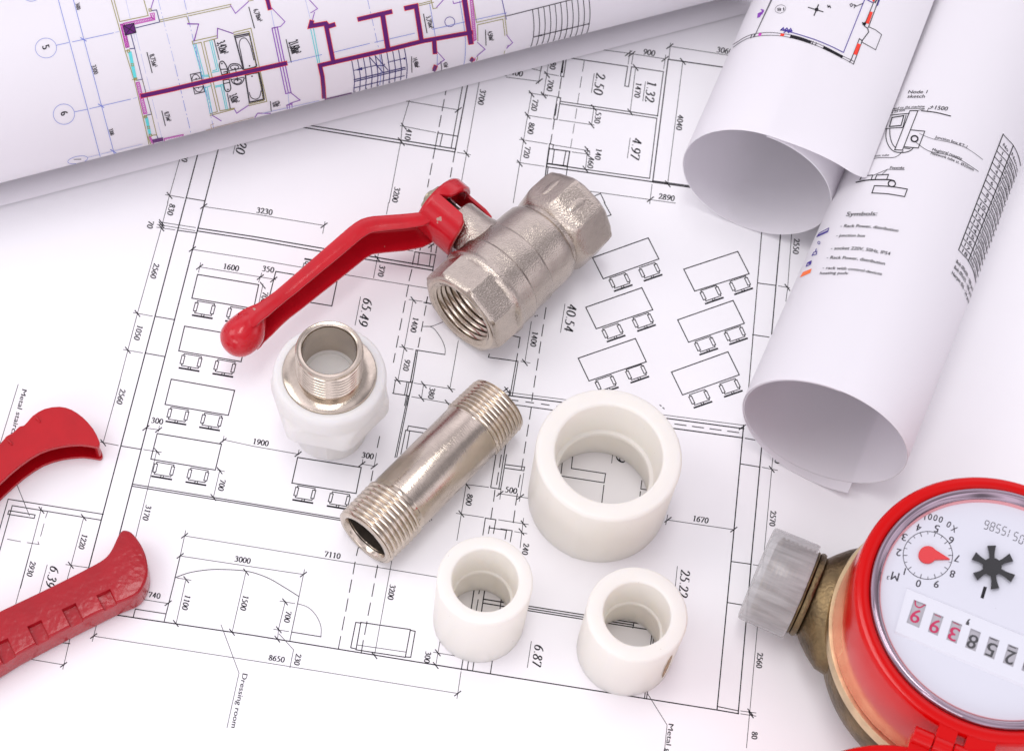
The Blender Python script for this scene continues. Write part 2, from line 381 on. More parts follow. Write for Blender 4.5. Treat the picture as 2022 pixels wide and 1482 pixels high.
    def serif(self, s, c, d, H, shear=0.0, m='black', layer=1, kd=1.0, ku=1.0, bold=1.0):
        """drawing-office serif digits, centred on c, reading along d"""
        l = math.hypot(*d); d = (d[0] / l, d[1] / l); up = (d[1], -d[0])
        adv = [(.38 if ch == '.' else .76) for ch in s]; tot = sum(adv) - .14
        x = -tot / 2
        for ch, a in zip(s, adv):
            for st in SERIF.get(ch, []):
                pts = smooth_curve(st, 4) if len(st) > 2 else st
                q = [((x + p[0] + shear * (p[1] - .5)) * H * kd, (p[1] - .5) * H * ku) for p in pts]
                W_ = []
                for i in range(len(q)):
                    A_ = pts[max(i - 1, 0)]; B_ = pts[min(i + 1, len(q) - 1)]
                    dx, dy = B_[0] - A_[0], B_[1] - A_[1]; ll = math.hypot(dx, dy) or 1
                    W_.append((0.075 + 0.10 * abs(dy / ll)) * H * bold if ch != '.' else 0.14 * H)
                for i in range(len(q) - 1):
                    dx, dy = q[i + 1][0] - q[i][0], q[i + 1][1] - q[i][1]; ll = math.hypot(dx, dy) or 1
                    nx, ny = -dy / ll, dx / ll; ex, ey = dx / ll * .15, dy / ll * .15
                    h0, h1 = W_[i] / 2, W_[i + 1] / 2
                    loc = [(q[i][0] + nx * h0 - ex, q[i][1] + ny * h0 - ey), (q[i + 1][0] + nx * h1 + ex, q[i + 1][1] + ny * h1 + ey),
                           (q[i + 1][0] - nx * h1 + ex, q[i + 1][1] - ny * h1 + ey), (q[i][0] - nx * h0 - ex, q[i][1] - ny * h0 - ey)]
                    self.quad([(c[0] + d[0] * p[0] + up[0] * p[1], c[1] + d[1] * p[0] + up[1] * p[1]) for p in loc], m, layer)
            x += a
    def text(self, s, curve, H, m='black', up=None, layer=1, shear=0.0, bold=0.022):
        """sans lettering whose baseline follows the curve (photograph pixels) and fills its length"""
        vs, fs = font_mesh(s)
        x0 = min(v[0] for v in vs); x1 = max(v[0] for v in vs)
        C = smooth_curve(curve, 8) if len(curve) > 2 else [curve[0], curve[1]]
        cum = [0]
        for a, b in zip(C, C[1:]): cum.append(cum[-1] + math.hypot(b[0] - a[0], b[1] - a[1]))
        def pos(u):
            u = u * cum[-1]
            i = 0
            while i < len(cum) - 2 and cum[i + 1] < u: i += 1
            f = (u - cum[i]) / ((cum[i + 1] - cum[i]) or 1)
            a, b = C[i], C[i + 1]; l = math.hypot(b[0] - a[0], b[1] - a[1]) or 1
            return (a[0] + (b[0] - a[0]) * f, a[1] + (b[1] - a[1]) * f), ((b[0] - a[0]) / l, (b[1] - a[1]) / l)
        for db, dl in ((-bold, 0), (bold, 0.35)):
            self._glyphs(vs, fs, x0, x1, pos, H, up, shear, m, layer + dl, db * H)
    def _glyphs(self, vs, fs, x0, x1, pos, H, up, shear, m, layer, dx):
        out = []
        for x, y in vs:
            yy = y / CAPH * H
            p, t = pos((x - x0) / ((x1 - x0) or 1))
            u = up or (t[1], -t[0])
            q = (p[0] + u[0] * yy + t[0] * (shear * yy + dx), p[1] + u[1] * yy + t[1] * (shear * yy + dx))
            out.append(self.P(q, layer))
        k = len(self.v)
        self.v += [o if o is not None else Vector((0, 0, 0)) for o in out]
        for f in fs:
            if any(out[i] is None for i in f): continue
            self.f.append(tuple(k + i for i in f)); self.m.append(INKS.index(m))
def hdir(p): return (0.987, 0.160)
def vdir(p):
    d = (p[0] - VPA[0], p[1] - VPA[1]); l = math.hypot(*d); return (d[0] / l, d[1] / l)
def add_print(bm, pr, base_mats):
    """puts the ink polygons into the sheet's own mesh"""
    vs = [bm.verts.new(v) for v in pr.v]
    for f, mi in zip(pr.f, pr.m):
        a = [vs[i] for i in f]
        try:
            nf = bm.faces.new(a); nf.material_index = base_mats + mi
        except ValueError: pass
# ------------------------------------------------------------------ the setting: table, and the big floor plan lying on it
bm = bmesh.new()
box(bm, (0, 0, -0.0106), (1.6, 1.2, 0.02))
o = from_bm('table', bm, 'paper', smooth=False); o['kind'] = 'structure'

S = 3.704
plan = Print(Plane(0.0))
WT, WM, WN, WB = 2.25, 1.8, 1.2, 3.4           # wall, medium, thin, chair-back line widths in photograph pixels
def L(t, w, *pts, m='black'): plan.line([tp(t, p) for p in pts], w, m)
def D(t, w, a, b, on=24, gap=13): plan.dash([tp(t, a), tp(t, b)], w, 'black', on, gap)
def tick(t, x, y, k):
    c = tp(t, (x, y)); d = (0.80, -0.60) if k == 'h' else (0.62, 0.78)
    plan.line([(c[0] - d[0] * 7.5, c[1] - d[1] * 7.5), (c[0] + d[0] * 7.5, c[1] + d[1] * 7.5)], 2.1)
def tk(t, k, *pts):
    for p in pts: tick(t, p[0], p[1], k)
def N(t, s, x, y, k, big=False):
    c = tp(t, (x, y))
    if k == 'h': plan.serif(s, c, hdir(c), 10.8, 0.06, kd=0.98, ku=0.95, bold=1.2)
    elif big: plan.serif(s, c, vdir(c), 18.0, 0.16, kd=0.90, ku=0.98, bold=0.95)
    else: plan.serif(s, c, vdir(c), 10.8, 0.06, kd=0.93, ku=1.0, bold=1.2)
def chair(t, p, X, Y, sc=1.0):
    o_ = tp(t, p)
    def q(x, y): return (o_[0] + (X[0] * x + Y[0] * y) * sc / S, o_[1] + (X[1] * x + Y[1] * y) * sc / S)
    def pl(w, *pts): plan.line([q(*a) for a in pts], w)
    pl(1.75, (4, 14), (4, 0), (132, 0), (132, 14))
    for x in (-8, 118): pl(1.75, (x, 14), (x + 22, 14), (x + 22, 76), (x, 76), (x, 14), (x + 22, 14))
    pl(1.75, (6, 76), (6, 90), (130, 90), (130, 76))
    pl(1.6, (58, 90), (58, 108)); pl(1.6, (76, 90), (76, 108))
    pl(WB, (-4, 109), (138, 109))
XL, YL = (.986, .166), (-.245, .965)
XR, YR = (.945, -.325), (.43, .905)

# outer left wall, its dimension line and the cross walls
L('P', WT, (394, 291), (139, 1257)); L('P', WN, (139, 1257), (124, 1320)); L('P', WT, (434.7, 280), (237, 1050), (198, 1202))
for t, a, b in (('B1', (1303, 203), (1435, 222)), ('B1', (1137, 832), (1273, 855)), ('B1', (1065, 1100), (1205, 1125)), ('C1', (888, 482), (1027, 505)), ('A1', (1365, 1448), (1500, 1470))):
    L(t, WM, a, b)
L('A1', WN, (1330, 1110), (1225, 1482)); L('B1', WN, (1228, 0), (1180, 185), (1005, 810), (935, 1078), (830, 1482)); L('C1', WN, (880, 0), (755, 455))
tk('A1', 'v', (1240, 1430)); tk('B1', 'v', (1183, 148), (1182, 165), (1180, 185), (1005, 810), (935, 1078)); tk('C1', 'v', (755, 458))
for t, a, b in (('B1', (975, 803), (1115, 830)), ('B1', (902, 1073), (1043, 1098)), ('C1', (735, 452), (865, 478)), ('A1', (1210, 1424), (1345, 1447)),
                ('B1', (1175, 143), (1430, 183)), ('B1', (1150, 160), (1425, 205)), ('B1', (1145, 180), (1280, 200))):
    L(t, WN, a, b)
N('A1', '2520', 1360, 1130, 'v'); N('B1', '830', 1252, 52, 'v'); N('B1', '70', 1100, 162, 'v'); N('B1', '2560', 1132, 500, 'v')
N('B1', '1050', 1012, 950, 'v'); N('B1', '2560', 885, 1418, 'v')
N('A1', '1.20', 1772, 1050, 'v', True); L('A1', WN, (1740, 985), (1705, 1125))
# the room under the left-hand roll
L('A2', WT, (150, 897), (230, 910), (1475, 1112)); L('A2', WT, (200, 883), (285, 897), (1480, 1090))
L('A2', WN, (1175, 600), (1160, 675), (1090, 910), (1080, 1030), (995, 1482)); L('B2', WN, (990, 0), (975, 85))
tk('A2', 'v', (1102, 925), (1078, 1030), (1087, 1042), (1560, 1125)); L('A2', WN, (900, 703), (975, 715), (1500, 805)); tk('A2', 'h', (1500, 805))
L('A2', WN, (1075, 920), (1335, 970))
L('A2', WM, (1350, 973), (1495, 997)); L('A2', WM, (1350, 973), (1333, 1070)); L('A2', WM, (1385, 980), (1365, 1072))
L('A2', WM, (1540, 580), (1447, 1085)); L('A2', WT, (1577, 575), (1475, 1112))
D('A2', WM, (1420, 610), (1275, 1370), 24, 8); D('A2', WM, (1474, 1115), (1435, 1330), 20, 10)
L('A2', WN, (1660, 560), (1560, 1125), (1510, 1400)); L('A2', WN, (1492, 1115), (1588, 1132))
N('A2', '3700', 1672, 712, 'v'); N('A2', '410', 1135, 985, 'v'); N('A2', '3200', 1045, 1425, 'v')
L('A2', WN, (1700, 545), (1735, 538), (1852, 555)); L('A2', WN, (1735, 530), (1718, 560)); tk('A2', 'v', (1725, 548))
# wet rooms at the top
L('A3', WN, (0, 566), (245, 597)); tk('A3', 'h', (240, 595)); N('A3', '1400', 62, 533, 'h')
L('A3', WN, (150, 472), (190, 505), (250, 520)); L('A3', WM, (268, 445), (250, 520)); L('A3', WN, (250, 520), (235, 610))
L('A3', WN, (313, 430), (295, 545), (270, 695)); tk('A3', 'v', (297, 547), (272, 697)); L('A3', WN, (275, 537), (380, 555)); L('A3', WN, (255, 688), (372, 710))
N('A3', '780', 342, 468, 'v'); N('A3', '700', 320, 627, 'v')
L('A3', WM, (420, 405), (395, 558), (418, 563), (440, 412)); L('A3', 3.0, (420, 405), (407, 530))
L('A3', WM, (430, 420), (887, 487), (865, 630), (893, 635), (915, 490), (1148, 525), (1105, 850))
L('A3', WT, (1580, 492), (1183, 435), (1070, 1330)); L('A3', WM, (1100, 868), (1047, 1305))
L('A3', WM, (393, 742), (1105, 848)); L('A3', WM, (393, 760), (1100, 866))
D('A3', WN, (570, 440), (515, 790), 23, 10); D('A3', WN, (515, 795), (470, 1078), 20, 10)
L('A3', WN, (600, 352), (890, 390), (1165, 433)); tk('A3', 'h', (893, 392), (917, 396), (1160, 432)); N('A3', '900', 1045, 385, 'h')
L('A3', WN, (1195, 340), (1640, 408)); tk('A3', 'h', (1195, 340)); N('A3', '3060', 1597, 372, 'h')
L('A3', WN, (1200, 318), (1188, 432)); L('A3', WN, (905, 370), (890, 470)); L('A3', WN, (930, 385), (915, 470)); L('A3', WN, (1165, 405), (1150, 505))
L('A3', WN, (1290, 450), (1180, 1340)); tk('A3', 'v', (1290, 450), (1180, 1345)); N('A3', '4040', 1268, 897, 'v')
L('A3', WN, (945, 495), (905, 825)); tk('A3', 'v', (945, 495), (905, 820)); N('A3', '1470', 962, 660, 'v')
N('A3', '1.32', 1055, 672, 'v', True); L('A3', WN, (1017, 600), (997, 740)); N('A3', '2.50', 680, 617, 'v', True); L('A3', WN, (642, 540), (622, 678))
L('A3', WN, (640, 790), (622, 915)); tk('A3', 'v', (640, 790), (622, 915)); L('A3', WN, (385, 878), (640, 915)); N('A3', '530', 668, 862, 'v')
N('A3', '4.97', 948, 1090, 'v', True); L('A3', WN, (905, 1010), (885, 1155))
L('A3', WM, (402, 570), (390, 650)); L('A3', WM, (385, 668), (380, 712))
L('A3', WM, (372, 713), (397, 717), (370, 875), (345, 872), (372, 713), (397, 717)); L('A3', 3.0, (366, 765), (355, 842))
L('A3', WM, (350, 880), (340, 945)); L('A3', WM, (333, 985), (322, 1050)); L('A3', WM, (315, 1053), (343, 1058), (340, 1085)); L('A3', WM, (315, 1053), (312, 1085))
L('A3', 3.0, (312, 1085), (293, 1222)); L('A3', WT, (312, 1088), (463, 1108), (445, 1215), (295, 1195)); L('A3', WM, (350, 1097), (335, 1200)); L('A3', WM, (435, 1105), (415, 1212))
L('A3', WT, (293, 1220), (1070, 1330)); L('A3', 2.2, (300, 1198), (600, 1243)); L('A3', WM, (600, 1243), (1047, 1305)); L('A3', WT, (1070, 1323), (1375, 1364)); L('A3', WT, (1075, 1333), (1375, 1374))
L('A3', WN, (187, 680), (155, 845), (125, 1030), (97, 1195), (50, 1482)); tk('A3', 'v', (183, 688), (155, 845), (125, 1030), (97, 1195))
L('A3', WN, (165, 680), (300, 703)); L('A3', WN, (140, 842), (330, 872)); L('A3', WN, (95, 1020), (300, 1053)); L('A3', WN, (75, 1187), (275, 1217))
N('A3', '720', 207, 770, 'v'); N('A3', '800', 180, 940, 'v'); N('A3', '720', 150, 1115, 'v'); N('A3', '140', 672, 1128, 'v'); N('A3', '460', 617, 1190, 'v')
L('A3', WN, (595, 1085), (578, 1240)); tk('A3', 'v', (592, 1095), (590, 1125), (578, 1238)); L('A3', WN, (340, 1060), (610, 1105)); L('A3', WN, (480, 1112), (612, 1130))
L('A3', WT, (292, 1222), (283, 1300)); L('A3', WM, (305, 1224), (295, 1300)); L('A3', WM, (447, 1215), (432, 1320))
L('A3', WN, (560, 1392), (1050, 1460), (1235, 1486)); tk('A3', 'h', (1053, 1458)); N('A3', '2890', 1172, 1443, 'h'); L('A3', WN, (1065, 1350), (1048, 1490))
L('A3', WM, (600, 1452), (688, 1415), (720, 1482)); L('B3', WM, (715, 0), (765, 90), (715, 108))
# the office on the left
L('B1', WN, (1495, 30), (1852, 82)); tk('B1', 'h', (1490, 27)); L('B2', WN, (0, 82), (515, 167)); tk('B2', 'h', (518, 167)); L('B2', WN, (525, 140), (508, 225)); N('B2', '3230', 83, 63, 'h')
L('B1', WT, (1447, 187), (1852, 248)); L('B1', WT, (1445, 208), (1852, 270)); L('B2', WT, (0, 248), (740, 374), (1315, 470)); L('B2', WT, (0, 270), (720, 397), (1315, 495))
L('B1', WN, (1408, 342), (1852, 412)); tk('B1', 'h', (1407, 340)); L('B2', WN, (0, 412), (580, 512), (1300, 630)); N('B2', '4250', 622, 487, 'h')
L('B1', WN, (1460, 470), (1852, 535)); tk('B1', 'h', (1460, 470)); L('B1', WN, (1467, 440), (1452, 510)); N('B1', '1600', 1690, 473, 'h')
L('B2', WN, (0, 535), (165, 562)); tk('B2', 'h', (52, 545), (150, 562)); N('B2', '350', 110, 487, 'h'); L('B2', WN, (62, 515), (40, 580))
L('B2', WN, (72, 595), (40, 740)); tk('B2', 'v', (70, 605)); N('B2', '700', 82, 695, 'v')
for t, a in (('B1', ((1445, 525), (1892, 600), (1855, 775), (1403, 698))), ('B1', ((1350, 903), (1808, 980), (1763, 1162), (1307, 1083))),
             ('B1', ((1252, 1290), (1716, 1372), (1670, 1554), (1207, 1474))), ('C1', ((1150, 390), (1620, 468), (1575, 657), (1103, 577))),
             ('C2', ((325, 565), (790, 638), (752, 828), (283, 752))), ('B2', ((165, 503), (612, 580), (575, 755), (120, 680))),
             ('B3', ((630, 403), (1037, 258), (1115, 412), (708, 557))), ('B3', ((580, 765), (990, 622), (1070, 783), (657, 922))),
             ('B3', ((525, 1137), (943, 993), (1023, 1163), (604, 1303))), ('B3', ((1297, 487), (1692, 357), (1775, 520), (1377, 647))),
             ('B3', ((1252, 857), (1658, 715), (1740, 882), (1332, 1020))), ('B3', ((1207, 1238), (1620, 1090), (1703, 1258), (1288, 1405)))):
    L(t, 2.0, *a, a[0], a[1])
for t, p in (('B1', (1440, 718)), ('B1', (1683, 760)), ('B1', (1343, 1103)), ('B1', (1590, 1145)), ('C1', (1247, 197)), ('C1', (1493, 240)), ('C1', (1143, 598)), ('C1', (1393, 640)), ('C2', (323, 770)), ('C2', (575, 815))):
    chair(t, p, XL, YL)
chair('B2', (490, 540), (-.986, -.166), (.245, -.965))
for p in ((752, 553), (970, 478), (700, 922), (922, 845), (650, 1300), (873, 1222), (1418, 645), (1632, 577), (1377, 1017), (1595, 942), (1335, 1405), (1557, 1325)):
    chair('B3', p, XR, YR, 0.93)
p_ = [tp('B1', (163, 1362)), tp('B1', (60, 1700))]
plan.text('Metal staircase', [p_[0], (p_[0][0] - 27.5, p_[0][1] + 107)], 9.5, up=(.966, .26)); L('C1', WN, (133, 32), (-10, 500))
# middle: column, corridor and double door
L('B2', WM, (1183, 360), (1333, 383), (1312, 500)); L('B2', WM, (1183, 360), (1165, 450)); L('B2', WM, (1215, 365), (1203, 455)); L('B2', WM, (1300, 378), (1287, 465))
L('B2', WN, (905, 310), (1170, 355)); L('B2', WN, (1205, 288), (1325, 312)); tk('B2', 'h', (1230, 295), (1305, 312))
for a, b in (((1195, 290), (1188, 340)), ((1228, 300), (1220, 348)), ((1305, 315), (1300, 360)), ((1345, 310), (1335, 370)), ((1437, 315), (1422, 400))): L('B2', WM, a, b)
L('B2', WN, (940, 270), (908, 405), (880, 550)); tk('B2', 'v', (928, 318), (908, 407)); N('B2', '370', 938, 500, 'v')
L('B2', WM, (1160, 490), (1140, 570)); L('B2', WM, (1135, 605), (1120, 685)); D('B2', WM, (1112, 718), (1025, 1170), 24, 11)
L('B2', WN, (1170, 710), (1105, 1060), (1058, 1300)); tk('B2', 'v', (1172, 712), (1105, 1062), (1058, 1300)); N('B2', '1400', 1180, 893, 'v'); N('B2', '920', 1122, 1188, 'v')
L('B2', WN, (1140, 708), (1235, 722)); L('B2', WN, (1070, 1053), (1170, 1073)); D('B2', WM, (1265, 750), (1205, 1065), 21, 11)
L('B2', WT, (1250, 730), (1310, 740)); L('B2', WT, (1275, 690), (1265, 735))
plan.line(smooth_curve([tp('B2', p) for p in ((1240, 905), (1310, 912), (1370, 985), (1402, 1060), (1402, 1110))], 5), WN)
L('B2', WM, (1190, 1077), (1402, 1110)); plan.line(smooth_curve([tp('B2', p) for p in ((1240, 905), (1310, 902), (1385, 872))], 4), WN)
L('B2', WT, (1192, 1078), (1150, 1312)); L('B2', WM, (1203, 1080), (1165, 1312)); L('B2', WT, (1165, 1305), (1125, 1482)); L('B2', WM, (1140, 1312), (1107, 1482))
L('B2', WM, (1035, 1297), (1160, 1314)); L('B2', WM, (1125, 1312), (1107, 1405)); L('B2', WM, (1020, 1393), (1142, 1412)); L('B2', WM, (1040, 1297), (1025, 1393))
L('B2', WN, (1175, 1318), (1475, 1365)); tk('B2', 'v', (1248, 1330), (1440, 1360), (1230, 1428), (1422, 1465)); L('B2', WN, (1245, 1335), (1230, 1430)); L('B2', WN, (1160, 1418), (1450, 1470))
N('B2', '380', 1305, 1393, 'v'); L('B2', WN, (1500, 1010), (1440, 1350)); L('B2', WM, (1727, 1108), (1720, 1130), (1870, 1150)); N('B2', '65.49', 820, 803, 'v', True); L('B2', WN, (785, 690), (745, 895))
# room 40.54
L('B3', WM, (40, 972), (100, 985), (88, 1060)); D('B3', WM, (82, 1100), (66, 1195), 18, 10); L('B3', WM, (-20, 1145), (85, 1160), (43, 1410)); L('B3', WM, (70, 1162), (27, 1408))
L('B3', WN, (182, 870), (135, 1165)); tk('B3', 'v', (135, 1168)); L('B3', WN, (105, 1160), (172, 1172)); N('B3', '1400', 203, 997, 'v'); D('B3', WM, (290, 765), (185, 1450), 24, 10)
N('B3', '40.54', 468, 845, 'v', True); L('B3', WN, (428, 742), (396, 948)); tk('B3', 'v', (5, 1370))
L('B4', WM, (18, 180), (-80, 1350)); L('B4', WT, (155, 205), (88, 960)); L('B4', WM, (-14, 588), (118, 605)); L('B4', WM, (-52, 965), (68, 983))
L('B4', WN, (236, 200), (205, 620), (192, 720)); tk('B4', 'v', (203, 620)); L('B4', WN, (137, 608), (218, 623)); N('B4', '2550', 268, 320, 'v')
# stair lobby, bottom left
L('C1', WM, (755, 980), (60, 870), (-40, 1220)); L('C1', WM, (740, 1023), (90, 917), (-20, 1310)); L('C1', WM, (65, 953), (257, 985), (250, 1010), (57, 980), (65, 953), (257, 985)); L('C1', WN, (120, 755), (215, 990))
L('C1', WN, (305, 930), (150, 1520)); tk('C1', 'v', (303, 950), (612, 1003), (518, 1352)); L('C1', WN, (612, 1005), (520, 1350), (485, 1480)); L('C1', WN, (482, 1347), (655, 1372))
N('C1', '1220', 607, 1180, 'v'); N('C1', '2930', 228, 1380, 'v'); N('C1', '6.39', 382, 1440, 'v', True); L('C1', WN, (345, 1350), (285, 1570))
L('C1', WN, (347, 965), (333, 1005)); L('C1', WN, (322, 1050), (297, 1140)); L('C1', WN, (55, 1162), (150, 1180)); L('C1', WN, (198, 1187), (285, 1200), (278, 1180)); L('D1', WN, (225, 0), (100, 460))
L('C1', WN, (1608, 655), (1560, 860)); tk('C1', 'v', (1607, 662), (1560, 857)); N('C1', '700', 1622, 768, 'v'); L('C1', WN, (1590, 655), (1642, 668))
L('C1', WN, (1147, 515), (1080, 790), (960, 1280)); tk('C1', 'v', (1148, 522)); N('C1', '3170', 1075, 970, 'v'); L('C1', WN, (1050, 507), (1180, 528))
L('C1', WN, (1065, 350), (1165, 364)); tk('C1', 'h', (1067, 350), (1160, 364)); N('C1', '300', 1150, 298, 'h'); L('C1', WN, (1165, 335), (1160, 375))
L('C1', 1.9, (970, 760), (1852, 905)); L('C1', 1.9, (968, 775), (1852, 918)); L('C2', 1.9, (0, 905), (700, 1022)); L('C2', 1.9, (0, 918), (700, 1035))
L('C1', WN, (1630, 435), (1852, 483)); L('C1', WN, (1638, 410), (1630, 455)); tk('C1', 'h', (1632, 443)); L('C2', WN, (0, 483), (335, 542)); tk('C2', 'h', (328, 541)); L('C2', WN, (335, 510), (328, 545)); N('C2', '1900', 55, 455, 'h')
tk('C2', 'h', (795, 614), (885, 630)); L('C2', WN, (790, 612), (890, 630)); N('C2', '300', 838, 552, 'h'); L('C2', WN, (902, 535), (883, 635)); L('C2', WN, (802, 580), (797, 615))
D('C2', WM, (925, 410), (907, 495)); L('C2', WM, (875, 665), (862, 735)); L('C2', WM, (768, 1225), (755, 1280)); L('C2', WM, (745, 1330), (730, 1415))
# dressing room
L('C1', WN, (1350, 1138), (1852, 1218)); tk('C1', 'h', (1350, 1137), (1318, 1284)); L('C2', WN, (0, 1218), (1400, 1448)); N('C2', '7110', 580, 1278, 'h')
L('C1', WN, (1320, 1285), (1852, 1365)); L('C2', WN, (0, 1365), (370, 1420)); tk('C2', 'h', (367, 1420)); N('C1', '3000', 1775, 1313, 'h')
L('C1', WN, (1358, 1100), (1318, 1285)); L('C1', WM, (1318, 1285), (1280, 1445)); L('D1', WM, (1282, 210), (1200, 537))
plan.line(smooth_curve([tp('C1', p) for p in ((1285, 1442), (1380, 1408), (1500, 1388), (1610, 1383), (1800, 1395), (1952, 1442), (2085, 1517), (2185, 1580))], 5), 1.5)
L('D2', 1.5, (335, 352), (268, 672)); L('D2', WN, (375, 155), (335, 350))
for a, b in (((720, 230), (703, 320)), ((693, 368), (677, 458)), ((668, 500), (650, 595)), ((640, 643), (622, 735)), ((910, 125), (893, 212)), ((885, 258), (868, 350)), ((858, 398), (840, 488)), ((832, 535), (815, 628)), ((805, 672), (790, 765))): L('D2', WM, a, b)
L('D2', 1.2, (1030, 0), (886, 785)); tk('D2', 'v', (887, 783)); N('D2', '3200', 1012, 320, 'v')
# middle bottom: 800 wide door and walls
L('C2', WN, (1560, 750), (1490, 1170)); tk('C2', 'v', (1565, 770), (1522, 977)); L('C2', WN, (1560, 763), (1722, 783)); L('C2', WN, (1485, 973), (1685, 1003)); N('C2', '800', 1580, 875, 'v')
L('C2', WM, (1775, 545), (1737, 785), (1810, 797), (1852, 545)); D('C2', WM, (1815, 545), (1780, 765), 26, 9); L('C2', WM, (1757, 1120), (1775, 1020), (1698, 1008), (1680, 1130))
L('C2', WM, (1768, 805), (1758, 885)); L('C2', WM, (1750, 935), (1738, 1015)); L('C2', WM, (1725, 1078), (1852, 1097)); L('C2', WM, (1730, 1065), (1720, 1120)); L('C2', WN, (1795, 1020), (1852, 1030))
for a, b in (((1142, 112), (1050, 562)), ((1130, 118), (1037, 565))): L('C2', WM, a, b)
L('C2', WM, (1128, 362), (1135, 335), (1270, 357)); L('C2', WM, (1240, 385), (1115, 366), (1080, 540)); L('C2', WM, (1145, 370), (1122, 500))
N('C3', '500', 35, 805, 'h'); L('C3', WN, (-60, 828), (155, 862)); tk('C3', 'h', (-48, 830), (103, 853)); L('C3', WN, (127, 680), (95, 885)); L('C3', WM, (102, 695), (87, 780)); L('C3', WM, (80, 830), (67, 912)); L('C3', WN, (-40, 800), (-48, 870))
L('C3', WM, (-5, 618), (133, 635), (128, 662), (-8, 643)); D('C3', WM, (182, 200), (110, 655), 24, 10); L('C3', WM, (-5, 470), (-55, 790)); L('C3', WM, (50, 220), (58, 180), (400, 228))
L('C3', WN, (-5, 88), (500, 152)); L('C3', WT, (-5, 110), (480, 172)); plan.dash([tp('C3', (25, 143)), tp('C3', (480, 206))], WM, 'black', 17, 14); tk('C3', 'h', (-12, 75)); L('C3', WM, (24, 75), (10, 180))
L('C3', WN, (1100, 248), (1735, 330)); L('C3', WT, (1100, 270), (1735, 355)); plan.dash([tp('C3', (1100, 303)), tp('C3', (1730, 388))], WM, 'black', 24, 11); L('C3', WT, (1100, 336), (1727, 422)); tk('C3', 'h', (1725, 345)); L('C3', WM, (1747, 425), (1830, 440))
plan.dash([tp('C3', (1120, 180)), tp('C3', (1160, 215))], WM, 'black', 5, 3)
L('C3', WT, (1735, 330), (1650, 1250), (1540, 2410)); L('P', WT, (1505, 870), (1484, 1100), (1480, 1148)); L('C3', WM, (1712, 612), (1852, 635)); L('C3', WM, (1645, 1325), (1790, 1345))
L('D3', WM, (1617, 395), (1720, 412)); L('D3', WT, (1790, 90), (1778, 240), (1695, 1207)); L('D3', WM, (1545, 1155), (1690, 1185)); L('D3', WT, (-20, 932), (1540, 1180), (1697, 1207))
L('C3', WN, (1180, 1022), (1665, 1093)); tk('C3', 'h', (1182, 1020), (1663, 1092)); N('C3', '1670', 1420, 1018, 'h'); L('C3', WN, (1180, 985), (1165, 1055))
L('C3', WM, (490, 500), (475, 645), (725, 683), (715, 750), (330, 690)); L('C3', WM, (410, 590), (400, 680)); L('C3', WM, (713, 768), (690, 960)); N('C3', '6.9', 838, 545, 'v', True); L('C3', WN, (783, 480), (770, 605))
L('C3', WM, (990, 735), (983, 795), (1040, 803)); L('C3', WM, (980, 815), (972, 900))
L('C3', WN, (125, 1010), (100, 1225)); tk('C3', 'v', (125, 1050), (110, 1108)); L('C3', WN, (-20, 1026), (160, 1055)); L('C3', WN, (60, 1107), (150, 1122)); N('C3', '240', 140, 1235, 'v')
L('C3', WM, (-40, 1087), (42, 1100), (28, 1180)); L('C3', WM, (0, 1100), (-10, 1160)); L('C3', WM, (62, 955), (50, 1040)); N('D3', '25.22', 1300, 260, 'v', True); L('D3', WN, (1250, 132), (1235, 280))
L('P', WN, (1528, 880), (1474, 1475)); tk('P', 'v', (1524, 926)); L('P', WN, (1505, 922), (1535, 928)); N('P', '210', 1536, 903, 'v'); N('P', '2570', 1526, 1023, 'v'); N('P', '2560', 1500, 1303, 'v'); N('P', '80', 1490, 1451, 'v')
tk('D3', 'v', (1783, 1195), (1788, 1215)); L('D3', WN, (1713, 1187), (1825, 1202)); L('D3', WN, (1713, 1208), (1825, 1225)); L('P', WN, (1487, 1114), (1500, 1116))
# bottom wall and its dimensions
L('D1', WT, (740, 470), (1852, 635)); L('D2', WT, (0, 635), (1852, 935)); L('D1', WM, (975, 500), (990, 443), (1210, 477))
L('D1', WN, (900, 350), (1230, 402)); tk('D1', 'h', (1230, 400)); N('D1', '740', 1130, 342, 'h'); L('D1', WN, (1360, 225), (1288, 550)); tk('D1', 'v', (1362, 228), (1286, 548)); N('D1', '1100', 1362, 395, 'v'); L('D1', WN, (1295, 215), (1397, 232))
L('D1', WN, (1800, 165), (1697, 615)); tk('D1', 'v', (1800, 172), (1697, 612)); N('D1', '1500', 1788, 398, 'v')
L('D1', WN, (680, 640), (1852, 820)); tk('D1', 'h', (685, 640)); L('D2', WN, (0, 820), (1500, 1060)); tk('D2', 'h', (1495, 1060)); L('D1', WN, (708, 550), (675, 678)); N('D2', '8650', 172, 805, 'h')
L('D1', WN, (1617, 558), (1748, 910), (1660, 1310)); p_ = [tp('D1', (1775, 912)), tp('D1', (1690, 1307))]; plan.text('Dressing room', p_, 10.0, up=(.975, .21))
L('D1', WM, (420, 685), (510, 695)); L('D1', WN, (215, 808), (470, 851)); tk('D1', 'h', (465, 850))
L('D2', WM, (283, 611), (495, 645)); plan.line(smooth_curve([tp('D2', p) for p in ((325, 404), (400, 430), (460, 490), (495, 570), (495, 647))], 5), WN)
L('D2', WN, (235, 385), (185, 590), (178, 665)); tk('D2', 'v', (233, 390), (187, 594), (176, 662)); L('D2', WN, (195, 384), (305, 403)); L('D2', WN, (150, 590), (260, 607)); N('D2', '700', 252, 500, 'v')
L('D2', WN, (190, 625), (295, 740), (268, 873)); N('D2', '230', 325, 812, 'v')
